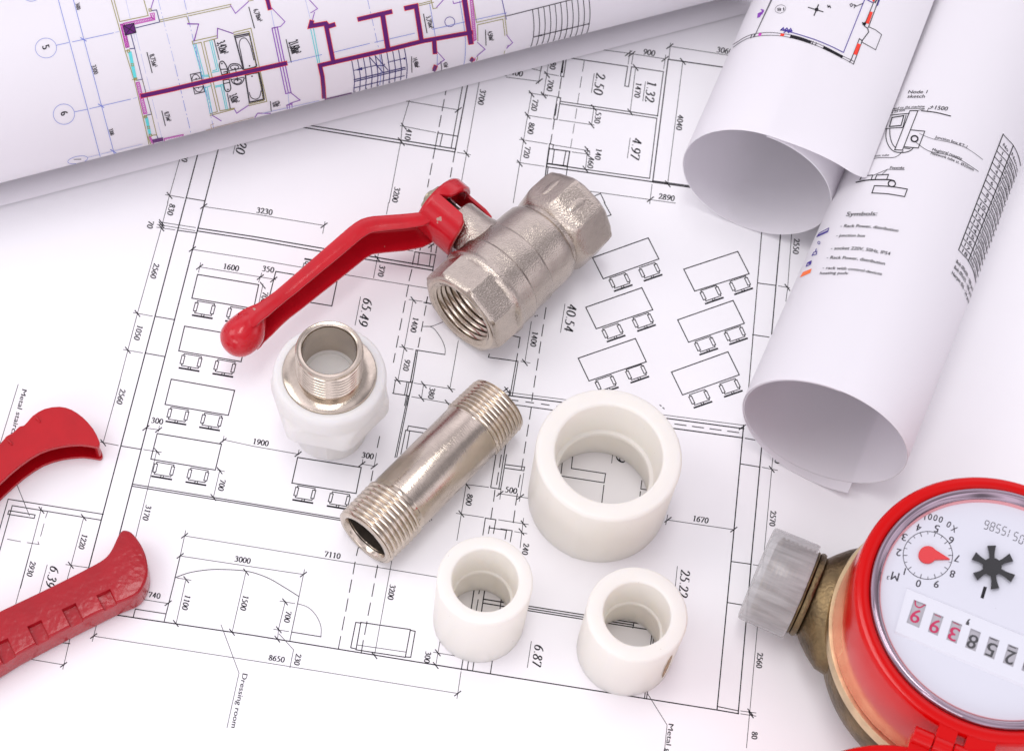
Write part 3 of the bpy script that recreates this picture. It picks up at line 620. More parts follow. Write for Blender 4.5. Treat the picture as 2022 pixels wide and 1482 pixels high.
L('D2', 2.0, (787, 545), (750, 540), (713, 725), (752, 735)); L('D2', 2.0, (752, 738), (787, 540), (1150, 592), (1112, 795), (752, 740)); L('D2', 2.0, (1150, 598), (1185, 605), (1152, 795), (1112, 792)); L('D2', 1.3, (760, 705), (1118, 757))
L('D2', WN, (1370, 655), (1335, 855)); tk('D2', 'v', (1350, 762), (1335, 855)); L('D2', WN, (1318, 758), (1520, 792)); N('D2', '300', 1275, 795, 'v')
L('D2', WM, (1522, 885), (1537, 795), (1640, 812)); L('D2', WM, (1577, 803), (1565, 888)); L('D2', WM, (1617, 807), (1605, 893)); L('D2', WM, (1755, 780), (1735, 912)); L('D2', WN, (1520, 900), (1490, 1098))
for a, b in (((1625, 240), (1590, 470)), ((1703, 240), (1665, 490))): L('D2', WT, a, b)
L('D2', WM, (1670, 240), (1650, 330)); L('D2', WM, (1645, 375), (1628, 475)); L('D2', WT, (1685, 370), (1990, 420)); L('D2', WT, (1685, 400), (1990, 450)); L('D2', WM, (1822, 320), (1805, 440))
for a, b in (((60, 405), (1010, 555)), ((60, 422), (930, 560)), ((60, 438), (1050, 595))): L('D3', 2.1, a, b)
L('D3', WM, (932, 545), (925, 580)); L('D3', WM, (1065, 610), (1010, 1097)); L('D3', WM, (1080, 620), (1025, 1100)); N('D3', '6.87', 230, 785, 'v', True); L('D3', WN, (182, 680), (153, 870))
L('D3', WN, (1035, 1065), (1175, 1290), (1150, 1540)); p_ = [tp('D3', (1187, 1280)), tp('D3', (1170, 1400)), (0, 0)]; plan.text('Metal gate', [tp('D3', (1187, 1280)), tp('D3', (1150, 1580))], 10.0, up=(.985, .15))
# small printer specks
for t, x, y in (('C2', 1290, 1028), ('C2', 1303, 1020), ('D2', 1390, 685), ('B3', 210, 830), ('B3', 225, 826)):
    c = tp(t, (x, y)); plan.disc(c, 1.2, 1.5, 'mid')

bm = bmesh.new()
cs = [at(-700, -520), at(2700, -520), at(2450, 1900), at(-500, 1900)]
prism(bm, [(c.x, c.y, -0.0006) for c in cs], [(c.x, c.y, 0.0) for c in cs])
add_print(bm, plan, 1)
o = from_bm('floor_plan_sheet', bm, ['paper'] + INKS, smooth=False)
o['label'] = 'large white sheet with a black line floor plan, lying flat under everything'; o['category'] = 'drawing'
# ------------------------------------------------------------------ rolled drawings
def arc(c, r0, r1, a0, a1, n):
    return [(c[0] + (r0 + (r1 - r0) * i / n) * math.cos(R(a0 + (a1 - a0) * i / n)), c[1] + (r0 + (r1 - r0) * i / n) * math.sin(R(a0 + (a1 - a0) * i / n))) for i in range(n + 1)]
def roll_mesh(bm, P0, ax, nrm, sec, s0, s1, th=0.00022, flip=1):
    """sweep of the sheet's section between s0[i] and s1[i] along the axis, with the paper's thickness"""
    n = len(sec)
    nor = []
    for i in range(n):
        a = sec[max(i - 1, 0)]; b = sec[min(i + 1, n - 1)]
        e = (b[0] - a[0], b[1] - a[1]); l = math.hypot(*e) or 1
        nor.append((e[1] / l * flip, -e[0] / l * flip))
    def W_(p, s): return P0 + nrm * p[0] + Vector((0, 0, p[1])) + ax * s
    g = []
    for i in range(n):
        inn = (sec[i][0] - nor[i][0] * th, sec[i][1] - nor[i][1] * th)
        g.append([bm.verts.new(W_(sec[i], s0[i])), bm.verts.new(W_(sec[i], s1[i])), bm.verts.new(W_(inn, s1[i])), bm.verts.new(W_(inn, s0[i]))])
    for i in range(n - 1):
        for k in range(4):
            bm.faces.new((g[i][k], g[i + 1][k], g[i + 1][(k + 1) % 4], g[i][(k + 1) % 4]))
    bm.faces.new(g[0]); bm.faces.new(g[-1][::-1])
def solve_axis(pa, pb, rpx):
    """axis through two photograph pixels at a height of rpx photograph pixels above the table"""
    z = rpx * mpp(at(*pa, 0.02))
    for _ in range(4): z = rpx * mpp(at(*pa, z))
    A, B = at(*pa, z), at(*pb, z)
    ax = (B - A).normalized()
    return A, ax, z

# --- the roll with the numbered plan: open scroll whose outer layer lies over to the right
A, ax, r = solve_axis((1495, 362), (1622, 57), 155)
k = r / 155
nrm = Vector((ax.y, -ax.x, 0))
P0 = Vector((A.x, A.y, 0))
flap = smooth_curve([(194, 121), (172, 133), (140, 146), (100, 154.5), (60, 157.5), (20, 156.8), (0, 156)], 3)[:-1]
sec = [(p[0] * k, (p[1] + 156.5) * k) for p in flap] + [(p[0] * k, (p[1] + 156.5) * k) for p in arc((0, 0), 156, 151, 90, 90 + 364, 110)]
sec = [(p[0], max(p[1], 0.0003)) for p in sec]
nf = len(flap)
s0 = [0.0] * len(sec)
for i in range(5): s0[i] = 0.0022 * (1 - i / 5) ** 2
for i in range(len(sec)):
    if i > nf: s0[i] = -0.0006 * math.sin(min(1, (i - nf) / 110) * math.pi)
    elif i > 5: s0[i] = 0.0
s1 = [0.26] * len(sec)
surf = Extrusion(P0, ax, nrm, sec[:nf + 40])
pr = Print(surf)
def LM(w, m, *pts): pr.line([tp('E', p) for p in pts], w * 1.25, m, 1)
LM(1.0, 'gray', (362, -60), (335, 0), (175, 355)); LM(1.0, 'gray', (385, -60), (345, 0), (160, 385))
for q in (((250, 110), (222, 165), (200, 160), (196, 185), (215, 178)), ((232, 105), (255, 120), (238, 150), (222, 140), (212, 175)), ((200, 150), (245, 130), (228, 150))): LM(1.8, 'violet', *q)
pr.ell(tp('E', (432, 99)), 10.5, 8.0, 0.7, 'gray', 1, -0.25)
pr.text('18', [tp('E', (470, 85)), tp('E', (398, 90))], 6.0, 'black', layer=2)
LM(1.4, 'black', (725, 82), (878, 128)); LM(1.7, 'black', (830, 56), (785, 165)); pr.disc(tp('E', (811, 105)), 3.8, 3.6, 'black', 2)
LM(1.6, 'black', (928, 62), (932, 80), (948, 66), (956, 85))
LM(1.1, 'black', (1300, 38), (1232, 68), (1205, 65)); LM(1.1, 'mid', (1160, 52), (1180, 40), (1190, 62), (1172, 75), (1160, 52)); LM(1.1, 'mid', (1200, 50), (1222, 62), (1205, 88))
LM(1.3, 'indigo', (1340, -60), (1315, 0), (1093, 555), (990, 503), (870, 450), (780, 415), (700, 390), (620, 365), (550, 345))
for q in (((435, 322), (462, 296), (470, 322), (440, 320)), ((478, 318), (500, 300), (515, 322), (480, 322)), ((520, 325), (540, 305), (552, 330), (520, 328)), ((470, 345), (500, 325), (515, 348), (548, 330)), ((440, 318), (552, 345))): LM(1.6, 'indigo', *q)
wo = smooth_curve([tp('E', p) for p in ((-75, 480), (0, 432), (70, 390), (150, 362), (250, 348), (360, 347), (470, 360), (545, 372), (640, 395), (750, 435), (890, 490), (980, 535), (1080, 590), (1175, 635), (1205, 652))], 3)
wi = smooth_curve([tp('E', p) for p in ((-60, 500), (0, 456), (80, 412), (150, 392), (240, 378), (350, 375), (440, 382), (540, 400), (640, 425), (740, 455), (880, 513), (970, 555), (1070, 608), (1160, 655), (1195, 678))], 3)
pr.line(wo, 1.0, 'mid', 1); pr.line(wi, 1.0, 'mid', 1)
for a, b in (((135, 368), (120, 402)), ((165, 360), (150, 392)), ((545, 372), (535, 402)), ((755, 435), (742, 462)), ((775, 442), (762, 470)), ((808, 455), (795, 482)), ((895, 492), (882, 515)), ((1082, 592), (1068, 612)), ((1170, 632), (1158, 658))): LM(1.2, 'black', a, b)
LM(2.6, 'black', (545, 382), (640, 404), (738, 436)); LM(2.6, 'black', (540, 394), (635, 419), (732, 450)); LM(2.8, 'black', (892, 500), (985, 545), (1078, 594)); LM(2.6, 'black', (886, 510), (980, 556), (1072, 604))
pr.fill([tp('E', p) for p in ((436, 356), (476, 360), (466, 386), (428, 382))], 'scarlet', 2); pr.fill([tp('E', p) for p in ((208, 352), (236, 352), (228, 382), (198, 384))], 'magenta', 2)
LM(1.3, 'black', (1470, -20), (1355, 290)); LM(1.3, 'black', (1425, -10), (1310, 275), (1340, 298)); LM(1.3, 'black', (1310, 275), (1330, 250))
pr.fill([tp('E', p) for p in ((1372, 125), (1402, 132), (1358, 257), (1326, 245))], 'scarlet', 2); pr.fill([tp('E', p) for p in ((1240, 458), (1275, 472), (1232, 583), (1197, 572))], 'scarlet', 2); pr.fill([tp('E', p) for p in ((1400, -10), (1425, -5), (1412, 25), (1395, 15))], 'scarlet', 2)
LM(1.3, 'black', (1170, 640), (1260, 410), (1290, 432), (1197, 678)); LM(1.0, 'black', (1355, 285), (1430, 318), (1493, 368), (1430, 527), (1285, 445)); LM(1.4, 'black', (1345, 298), (1357, 340), (1285, 436))
LM(2.2, 'black', (1295, 245), (1315, 262)); LM(2.0, 'black', (1300, 262), (1320, 240)); LM(1.5, 'indigo', (1330, -5), (1395, 30)); LM(1.5, 'indigo', (1475, -10), (1450, 62)); LM(2.0, 'black', (1425, 30), (1450, -10))
bm = bmesh.new()
roll_mesh(bm, P0, ax, nrm, sec, s0, s1, flip=1)
add_print(bm, pr, 1)
o = from_bm('paper_roll', bm, ['roll_paper'] + INKS, angle=60)
o['label'] = 'open scroll of paper with a circled 18, its free edge lapping over the neighbouring roll'; o['category'] = 'paper roll'; o['group'] = 'rolled drawings lying on the plan'

# --- the big roll with the symbols list and the parts table
A, ax, r = solve_axis((1627, 855), (1806, 422), 171)
k = r / 171
nrm = Vector((ax.y, -ax.x, 0)); P0 = Vector((A.x, A.y, 0))
sec = [(p[0] * k, (p[1] + 173.5) * k) for p in arc((0, 0), 172.5, 168, -57, -57 - 571, 165)]
sec = [(p[0], max(p[1], 0.0003)) for p in sec]
s0 = []
for i in range(len(sec)):
    a = 571 * i / 165
    s0.append(-0.0036 * max(0, 1 - a / 110) if a < 110 else 0.0)
s1 = [0.30] * len(sec)
surf = Extrusion(P0, ax, nrm, sec[20:110])
pr = Print(surf)
UPR = (0.385, -0.923)
def LR(t, w, *pts, m='black'): pr.line([tp(t, p) for p in pts], w * 1.25, m, 1)
def CRV(t, w, *pts, m='black'): pr.line(smooth_curve([tp(t, p) for p in pts], 4), w * 1.25, m, 1)
def TR(t, s, H, *pts): pr.text(s, [tp(t, p) for p in pts], H / 3.704, 'black', up=UPR, layer=2)
TR('B4', 'Symbols:', 33, (632, 101), (740, 99), (855, 97))
TR('B4', '- Rack Power, distribution', 24, (590, 183), (800, 187), (1010, 217)); TR('B4', '- junction box', 23, (560, 252), (660, 252), (770, 254))
TR('B4', '- socket 220V, 50Hz, IP54', 25, (520, 346), (740, 351), (950, 387)); TR('B4', '- Rack Power, distribution', 24, (490, 413), (700, 421), (913, 458))
TR('B4', '- rack with control devices', 23, (460, 488), (680, 498), (890, 533)); TR('B4', 'heating padv', 22, (440, 528), (540, 525), (645, 528))
LR('B4', 1.0, (420, 252), (438, 225), (508, 187), (500, 215), (420, 252), m='indigo'); pr.fill([tp('B4', p) for p in ((420, 252), (428, 238), (504, 203), (500, 215))], 'indigo', 2)
pr.ell(tp('B4', (435, 295)), 2.2, 2.6, 1.2, 'indigo', 1); LR('B4', 1.2, (385, 388), (398, 365), (420, 358), (418, 378), (385, 388), m='indigo'); LR('B4', 1.2, (410, 360), (416, 340), m='indigo')
LR('B4', 1.2, (343, 467), (352, 442), (380, 427), (374, 452), (343, 467), m='indigo'); pr.fill([tp('B4', p) for p in ((350, 447), (380, 428), (372, 452))], 'indigo', 2); pr.fill([tp('B4', p) for p in ((297, 548), (318, 510), (382, 484), (372, 515))], 'orange', 1)
LR('B4', 0.9, (250, 580), (280, 530), (305, 460), m='mid')
TR('A4', 'Node 1', 25, (1085, 686), (1222, 685)); TR('A4', 'sketch', 25, (1080, 718), (1205, 718)); TR('A4', '+1500', 30, (1243, 798), (1370, 812))
CRV('A4', 1.5, (1185, 813), (1290, 825), (1395, 851)); LR('A4', 0.9, (1225, 815), (1236, 794), (1250, 796))
TR('A4', 'stand attached to the machine', 17, (850, 832), (1030, 797), (1205, 788)); TR('A4', 'square pipe 25 mm', 17, (850, 856), (960, 832), (1060, 815)); CRV('A4', 0.7, (870, 835), (1040, 802), (1205, 797), (1150, 812))
LR('A4', 1.3, (1100, 812), (1158, 812), (1045, 1100), (988, 1098), (1100, 812), (1158, 812)); LR('A4', 1.3, (1103, 952), (1208, 962), (1160, 1085), (1055, 1075)); pr.ell(tp('A4', (1133, 1017)), 6.6, 5.8, 2.8, 'black', 2)
CRV('A4', 1.3, (928, 948), (925, 1010), (945, 1070), (985, 1110), (1050, 1118), (1100, 1105), (1123, 1085)); CRV('A4', 1.3, (953, 948), (955, 1000), (972, 1055), (995, 1082)); LR('A4', 1.2, (1060, 1085), (1100, 1090))
CRV('A4', 1.2, (860, 872), (960, 845), (1095, 832)); LR('A4', 1.5, (858, 885), (945, 862), (925, 932), (845, 955), (858, 885)); LR('A4', 1.5, (970, 862), (1055, 848), (1035, 920), (950, 928), (970, 862)); CRV('A4', 1.2, (828, 972), (930, 943), (1050, 935)); LR('A4', 1.2, (1072, 845), (1048, 932)); CRV('A4', 0.9, (820, 990), (870, 965))
TR('A4', 'Junction box KT-1', 20, (1280, 1012), (1400, 1042), (1512, 1085)); CRV('A4', 0.6, (1170, 980), (1265, 1018), (1400, 1046), (1520, 1090), (1630, 1168))
TR('A4', 'Magistral rosette', 20, (1260, 1104), (1370, 1130), (1475, 1172)); TR('A4', 'Network tube st. Ø25mm', 20, (1250, 1130), (1400, 1176), (1560, 1252)); CRV('A4', 0.8, (1140, 1040), (1235, 1106), (1370, 1134), (1480, 1178), (1598, 1255))
TR('A4', 'lines in a plastic tube', 16, (715, 1176), (840, 1150), (945, 1142)); CRV('A4', 0.8, (740, 1182), (870, 1156), (990, 1152), (1050, 1105))
TR('A4', 'Posemka', 20, (952, 1237), (1055, 1238)); LR('A4', 0.7, (1058, 1244), (938, 1240), (830, 1285)); LR('A4', 0.7, (938, 1240), (890, 1282))
LR('A4', 1.3, (735, 1317), (748, 1290), (828, 1282), (818, 1312)); LR('A4', 1.3, (845, 1312), (858, 1282), (943, 1278), (930, 1314)); CRV('A4', 1.8, (708, 1335), (800, 1318), (940, 1316), (985, 1325)); pr.ell(tp('A4', (967, 1345)), 7, 6, 2.2, 'black', 2)
CRV('A4', 1.4, (840, 1360), (960, 1366), (1080, 1385)); LR('A4', 1.4, (1080, 1385), (1060, 1440)); CRV('A4', 1.4, (1060, 1440), (940, 1420), (822, 1413)); LR('A4', 1.4, (822, 1413), (840, 1360))
# parts table wrapped over the shoulder of the roll
def lerp(a, b, t): return (a[0] + (b[0] - a[0]) * t, a[1] + (b[1] - a[1]) * t)
LR('H', 1.5, (1008, 312), (748, 988)); LR('H', 1.5, (1068, 378), (805, 1052))
names = ['Name', 'Utility room', 'Pressroom', 'Passage', 'Reception', 'Lavatory', 'Tambour', 'Wardrobe', 'Section 1', 'Section 2', 'Section 3', 'Section 4', 'Section 5', 'Section 6', 'Gallery', 'Tambour', 'Tambour', 'Tambour', 'Boiler room']
ends = [(0.0), 0.093] + [0.093 + 0.907 * i / 18 for i in range(1, 19)]
c1 = [lerp((1008, 312), (748, 988), e) for e in ends]; c2 = [lerp((1068, 378), (805, 1052), e) for e in ends]
for i, (a, b) in enumerate(zip(c1, c2)):
    d = (b[0] - a[0], b[1] - a[1])
    mid = (b[0] + 30, b[1] + 62); far = (b[0] + 44, b[1] + 125)
    pr.line(smooth_curve([tp('H', p) for p in (a, lerp(a, b, 0.5), b, mid, far)], 4), 1.3, 'black', 1)
    if i < 19:
        a2 = c1[i + 1]; b2 = c2[i + 1]
        s = lerp(lerp(a2, b2, 0.28), lerp(a, b, 0.28), 0.22); e = lerp(lerp(a2, b2, 0.78), lerp(a, b, 0.78), 0.16)
        pr.text('No' if i == 0 else str(i), [tp('H', s if i > 9 or i == 0 else lerp(s, e, 0.32)), tp('H', e if i > 9 or i == 0 else lerp(s, e, 0.72 if i > 1 else 0.42))], 6.4, 'black', up=UPR, layer=2)
        q0 = lerp(b2, b, 0.25); pr.text(names[i], [tp('H', p) for p in ((q0[0] + 6, q0[1] + 8), (q0[0] + 28, q0[1] + 58), (q0[0] + 40, q0[1] + 112))], 6.0, 'black', up=UPR, layer=2)
TR('H', 'Bolt Ø5x20 - 100 pcs', 24, (732, 1062), (785, 1125), (828, 1230)); TR('H', 'Bolt Ø5x25 - 100 pcs', 24, (720, 1095), (775, 1160), (818, 1265)); TR('H', 'Hairpin Ø6 - 24 pcs', 24, (706, 1128), (762, 1195), (805, 1300))
bm = bmesh.new()
roll_mesh(bm, P0, ax, nrm, sec, s0, s1, flip=-1)
add_print(bm, pr, 1)
o = from_bm('paper_roll', bm, ['roll_paper'] + INKS, angle=60)
o['label'] = 'wide roll of drawing paper printed with a symbols list and a numbered parts table'; o['category'] = 'paper roll'; o['group'] = 'rolled drawings lying on the plan'

# --- the long roll with the coloured apartment plan
A, ax, r = solve_axis((-47, 168), (1433, -192), 200)
k = r / 200
nrm = Vector((ax.y, -ax.x, 0)); P0 = Vector((A.x, A.y, 0))
tail = smooth_curve([(159, 7), (150, 11), (137, 13.5), (120, 12.5), (96, 8), (62, 2), (0, 0.5)], 3)[:-1]
sec = [(p[0] * k, p[1] * k) for p in tail] + [(p[0] * k, (p[1] + 200) * k) for p in arc((0, 0), 199.5, 196, -90, -90 - 400, 130)]
sec = [(p[0], max(p[1], 0.0003)) for p in sec]
LEN = (at(1440, -192, r) - A).length
s0 = [-0.06] * len(sec); s1 = [LEN + 0.004] * len(sec)
surf = Extrusion(P0, ax, nrm, sec[len(tail):])
pr = Print(surf)
def LT(t, w, m, *pts, lay=1): pr.line([tp(t, p) for p in pts], w * 1.3, m, lay)
def CT(t, w, m, *pts, lay=1): pr.line(smooth_curve([tp(t, p) for p in pts], 4), w * 1.25, m, lay)
def WALL(t, *pts, w=8.0):
    P = [tp(t, p) for p in pts]
    pr.line(P, w + 1.6, 'scarlet', 3); pr.line(P, w - 0.6, 'purple', 4)
def TT(t, s, a, b, H, m='black', up=(.97, -.25)): pr.text(s, [tp(t, a), tp(t, b)], H / 3.704, m, up=up, layer=2, shear=-0.12)
# axis grid
LT('A1', .9, 'blue', (425, -5), (735, 1155)); LT('A1', .9, 'blue', (535, -5), (838, 1135)); LT('A1', .8, 'blue', (412, 333), (502, 313)); LT('A1', .8, 'blue', (530, 308), (830, 242)); LT('A1', .7, 'paleblue', (845, 238), (870, 232))
LT('A1', .8, 'blue', (545, 818), (635, 800)); LT('A1', .8, 'blue', (655, 795), (955, 725)); LT('A1', .7, 'paleblue', (975, 720), (1000, 714)); LT('A1', .6, 'paleblue', (640, 1150), (1040, 1053))
for x, y in ((610, 290), (738, 773), (828, 1105)): LT('A1', 1.2, 'blue', (x - 20, y - 12), (x + 20, y + 12))
pr.ell(tp('A1', (336, 353)), 21, 19.5, .8, 'blue', 1); pr.ell(tp('A1', (467, 835)), 21, 20, .9, 'blue', 1); pr.ell(tp('A1', (568, 1168)), 20, 7, .8, 'blue', 1, -0.2); pr.ell(tp('A1', (228, -62)), 20, 20, .8, 'blue', 1)
TT('A1', '5', (308, 342), (314, 368), 52); TT('A1', '6', (442, 824), (448, 850), 52); LT('A1', .9, 'mid', (540, 1165), (592, 1163))
TT('A1', '3600', (552, 32), (563, 78), 30); TT('A1', '3300', (668, 485), (688, 548), 34); TT('A1', '3300', (795, 948), (808, 992), 30)
TT('A1', '8,75м²', (1092, 405), (1118, 498), 36); LT('A1', 1.3, 'black', (1075, 385), (1112, 532)); TT('A1', '8,75м²', (1200, 825), (1222, 893), 34); LT('A1', 1.3, 'black', (1183, 812), (1208, 917))
# left facade
LT('A1', 1.1, 'olive', (812, -5), (880, 235), (915, 375), (985, 600), (1045, 857), (1075, 990), (1092, 1068)); LT('A1', 1.1, 'olive', (832, -5), (876, 160), (1084, 116), (1050, -5)); LT('A1', 1.1, 'olive', (1082, 1000), (1108, 1065)); LT('A1', 1, 'olive', (1045, 857), (1072, 850))
LT('A1', 1.0, 'olive', (915, 375), (948, 368)); LT('A1', 1.0, 'olive', (968, 582), (1000, 578))
def HATCH(t, a, b, c, d, n):
    LT(t, 1.0, 'magenta', a, b, c, d, a)
    for i in range(n):
        u, v, w_ = i / n, (i + .5) / n, (i + 1) / n
        LT(t, .6, 'magenta', lerp(a, b, u), lerp(d, c, v), lerp(a, b, w_)); LT(t, .6, 'magenta', lerp(d, c, u), lerp(a, b, v), lerp(d, c, w_))
HATCH('A1', (905, 172), (1110, 128), (1132, 147), (908, 196), 9); HATCH('A1', (880, 180), (905, 175), (945, 345), (920, 350), 1); HATCH('A1', (882, 182), (922, 350), (945, 345), (905, 175), 7); HATCH('A1', (1097, 103), (1128, 97), (1132, 147), (1108, 130), 1)
HATCH('A1', (995, 605), (1050, 833), (1075, 828), (1018, 600), 9); HATCH('A1', (1200, 1012), (1340, 982), (1342, 1000), (1202, 1030), 6); HATCH('A1', (1090, 1000), (1115, 1055), (1125, 1050), (1100, 998), 3)
pr.fill([tp('A1', p) for p in ((900, 190), (978, 172), (995, 240), (917, 260))], 'purple', 3); LT('A1', 1.1, 'black', (905, 192), (990, 240), lay=5); LT('A1', 1.1, 'black', (978, 175), (918, 257), lay=5); LT('A1', 1.0, 'black', (900, 190), (978, 172), (995, 240), (917, 260), (900, 190), lay=5)
pr.fill([tp('A1', p) for p in ((1112, 1020), (1190, 1003), (1195, 1028), (1118, 1045))], 'purple', 3)
pr.fill([tp('A1', p) for p in ((937, 382), (960, 376), (1000, 570), (977, 575))], 'cyan', 2); pr.fill([tp('A1', p) for p in ((1058, 858), (1080, 852), (1107, 985), (1088, 990))], 'cyan', 2)
for x, y in ((938, 375), (967, 475), (992, 578), (1063, 853), (1085, 930), (1098, 988), (1097, 76)): LT('A1', 1.1, 'olive', (x - 8, y - 8), (x + 8, y - 8), (x + 9, y + 8), (x - 7, y + 8), (x - 8, y - 8), lay=3)
LT('A1', 1.2, 'navy', (958, 255), (985, 355), (950, 358)); LT('A1', 1.2, 'navy', (988, 207), (1168, 163), (1145, 75), (1105, 80)); LT('A1', 1.0, 'navy', (985, 355), (1040, 580), (1000, 588)); LT('A1', 1.0, 'olive', (1040, 580), (1108, 830), (1145, 985), (1110, 990)); LT('A1', 1.1, 'navy', (1040, 580), (1108, 835), (1072, 842)); LT('A1', 1.0, 'navy', (1145, 985), (1155, 1012))
# rooms of the left half
LT('A1', 1.0, 'olive', (1170, 148), (1690, 33)); LT('A1', 1.0, 'olive', (1172, 162), (1365, 120), (1385, 178)); LT('A1', 1.0, 'olive', (1380, 118), (1690, 50)); LT('A1', 1.0, 'olive', (1815, 10), (1852, 2))
LT('A1', 1.1, 'violet', (1372, 178), (1453, 178), (1418, 300)); LT('A1', 1.1, 'violet', (1588, 280), (1590, 208), (1705, 246)); LT('A1', 1.1, 'violet', (1685, 40), (1722, 100), (1815, 15)); LT('A1', 1.1, 'violet', (1125, -5), (1102, 70))
TT('A2', '6,78м²', (0, 75), (35, 165), 36); LT('A1', 1.3, 'black', (1820, 55), (1860, 205))
for a, b in (((920, 0), (990, 300)), ((990, 230), (1190, 1035))): pr.dash([tp('A1', a), tp('A1', b)], .6, 'paleblue', pat=[40, 6], layer=1)
pr.dash([tp('A1', (1155, -5)), tp('A1', (1280, 480))], .9, 'paleblue', pat=[22, 5, 3, 5], layer=1); pr.dash([tp('A1', (1280, 480)), tp('A1', (1400, 990))], .9, 'blue', pat=[22, 5, 3, 5], layer=1); pr.dash([tp('A1', (1345, -5)), tp('A1', (1565, 950))], .8, 'blue', pat=[22, 5, 3, 5], layer=1)
# bathrooms block (close detail)
LT('F', 1.1, 'olive', (130, 283), (465, 208)); LT('F', 1.1, 'olive', (140, 320), (250, 295), (465, 1215), (370, 1245)); LT('F', 1.1, 'olive', (470, 240), (285, 290), (500, 1205), (690, 1168)); LT('F', 1.1, 'olive', (370, 1265), (690, 1180)); LT('F', 1.0, 'olive', (130, 283), (140, 320))
LT('F', 1.1, 'olive', (680, 165), (912, 108), (1122, 1078), (885, 1135)); LT('F', 1.1, 'olive', (685, 195), (885, 150), (1085, 1065), (885, 1112))
for a, b in (((145, 320), (260, 740)), ((180, 318), (290, 735)), ((365, 275), (455, 655)), ((390, 270), (485, 680)), ((300, 900), (370, 1240)), ((330, 895), (395, 1225)), ((510, 860), (580, 1185)), ((535, 855), (600, 1180)), ((260, 735), (350, 730)), ((265, 755), (350, 745)), ((400, 695), (470, 680)), ((405, 675), (455, 658)), ((290, 900), (385, 870)), ((440, 875), (535, 855)), ((440, 890), (515, 875))): LT('F', 1.2, 'cyan', a, b, lay=1)
pr.dash([tp('F', (165, 320)), tp('F', (400, 1260))], .8, 'blue', pat=[20, 4, 3, 4], layer=2)
for a in (((695, 215), (890, 178), (985, 600)), ((695, 215), (808, 640))): LT('F', 2.0, 'mid', *a)
LT('F', 1.3, 'mid', (712, 235), (885, 198)); CT('F', 1.2, 'mid', (770, 400), (755, 330), (770, 265), (810, 238), (850, 250), (900, 330), (925, 420), (950, 530)); LT('F', 1.3, 'mid', (770, 400), (815, 630)); CT('F', 2.0, 'mid', (808, 640), (830, 655), (960, 625), (985, 600))
for c in ((893, 607), (925, 745), (697, 640), (735, 800), (605, 920), (525, 577)): pr.disc(tp('F', c), 1.5, 1.5, 'black', 3)
CT('F', 2.2, 'mid', (890, 1085), (840, 750), (860, 725), (985, 700), (1015, 720), (1080, 1050)); LT('F', 2.2, 'mid', (890, 1090), (1085, 1050)); LT('F', 1.6, 'mid', (1020, 690), (1060, 860), (1090, 1050)); CT('F', 1.2, 'mid', (890, 960), (910, 1020), (970, 1050), (1025, 1020), (1045, 940))
for sgn, c in ((1, (0, 0)), (-1, (0, 0))):
    pass
CT('F', 1.6, 'black', (505, 655), (492, 600), (505, 555), (540, 548), (575, 590), (600, 650)); LT('F', 1.3, 'black', (505, 655), (600, 650)); LT('F', 1.3, 'black', (510, 670), (525, 725), (605, 705), (597, 655)); LT('F', 1.3, 'black', (550, 690), (590, 682), (595, 705))
CT('F', 1.6, 'black', (548, 840), (560, 910), (585, 945), (620, 945), (643, 905), (630, 830)); LT('F', 1.3, 'black', (548, 845), (632, 825)); LT('F', 1.3, 'black', (540, 800), (550, 840)); LT('F', 1.3, 'black', (620, 785), (632, 825)); LT('F', 1.3, 'black', (540, 800), (622, 783))
CT('F', 1.5, 'mid', (625, 700), (612, 640), (640, 590), (700, 578), (760, 595), (800, 650)); CT('F', 1.3, 'mid', (650, 650), (640, 620), (680, 598), (735, 605), (745, 635), (700, 658), (650, 650)); CT('F', 1.5, 'mid', (645, 780), (670, 830), (730, 858), (790, 835), (822, 770)); CT('F', 1.3, 'mid', (690, 830), (690, 800), (740, 785), (785, 795), (770, 830), (720, 845), (690, 830)); LT('F', 1.2, 'mid', (705, 640), (735, 800)); LT('F', 1.2, 'mid', (625, 672), (790, 640)); LT('F', 1.2, 'mid', (645, 790), (815, 758))
LT('F', 1.3, 'mid', (105, 722), (238, 695), (295, 950), (165, 982), (105, 722)); CT('F', 1.2, 'mid', (125, 780), (150, 730), (195, 725), (235, 770)); LT('F', 1.1, 'mid', (125, 800), (240, 775)); CT('F', 1.2, 'mid', (155, 900), (190, 945), (240, 948), (278, 890)); LT('F', 1.1, 'mid', (150, 905), (285, 880)); pr.disc(tp('F', (182, 775)), 1.3, 1.3, 'black', 3); pr.disc(tp('F', (213, 900)), 1.3, 1.3, 'black', 3)
TT('F', '3,42м²', (458, 305), (510, 470), 62); LT('F', 1.3, 'black', (422, 260), (490, 525)); TT('F', '3,42м²', (622, 1005), (665, 1115), 58); LT('F', 1.3, 'black', (598, 975), (637, 1172)); TT('F', '6,78м²', (1195, 1100), (1212, 1165), 54); LT('F', 1.2, 'black', (1170, 1080), (1182, 1205)); TT('F', '21,68м²', (1410, 300), (1460, 470), 72); LT('F', 1.3, 'black', (1380, 260), (1447, 557))
for a in (((70, 45), (105, 50), (215, 52), (160, 275)), ((465, 215), (468, 110), (675, 180)), ((690, 1178), (722, 1235), (880, 1130)), ((400, 1265), (515, 1335)), ((965, 1290), (1000, 1235), (1195, 1238))): LT('F', 1.2, 'violet', *a)
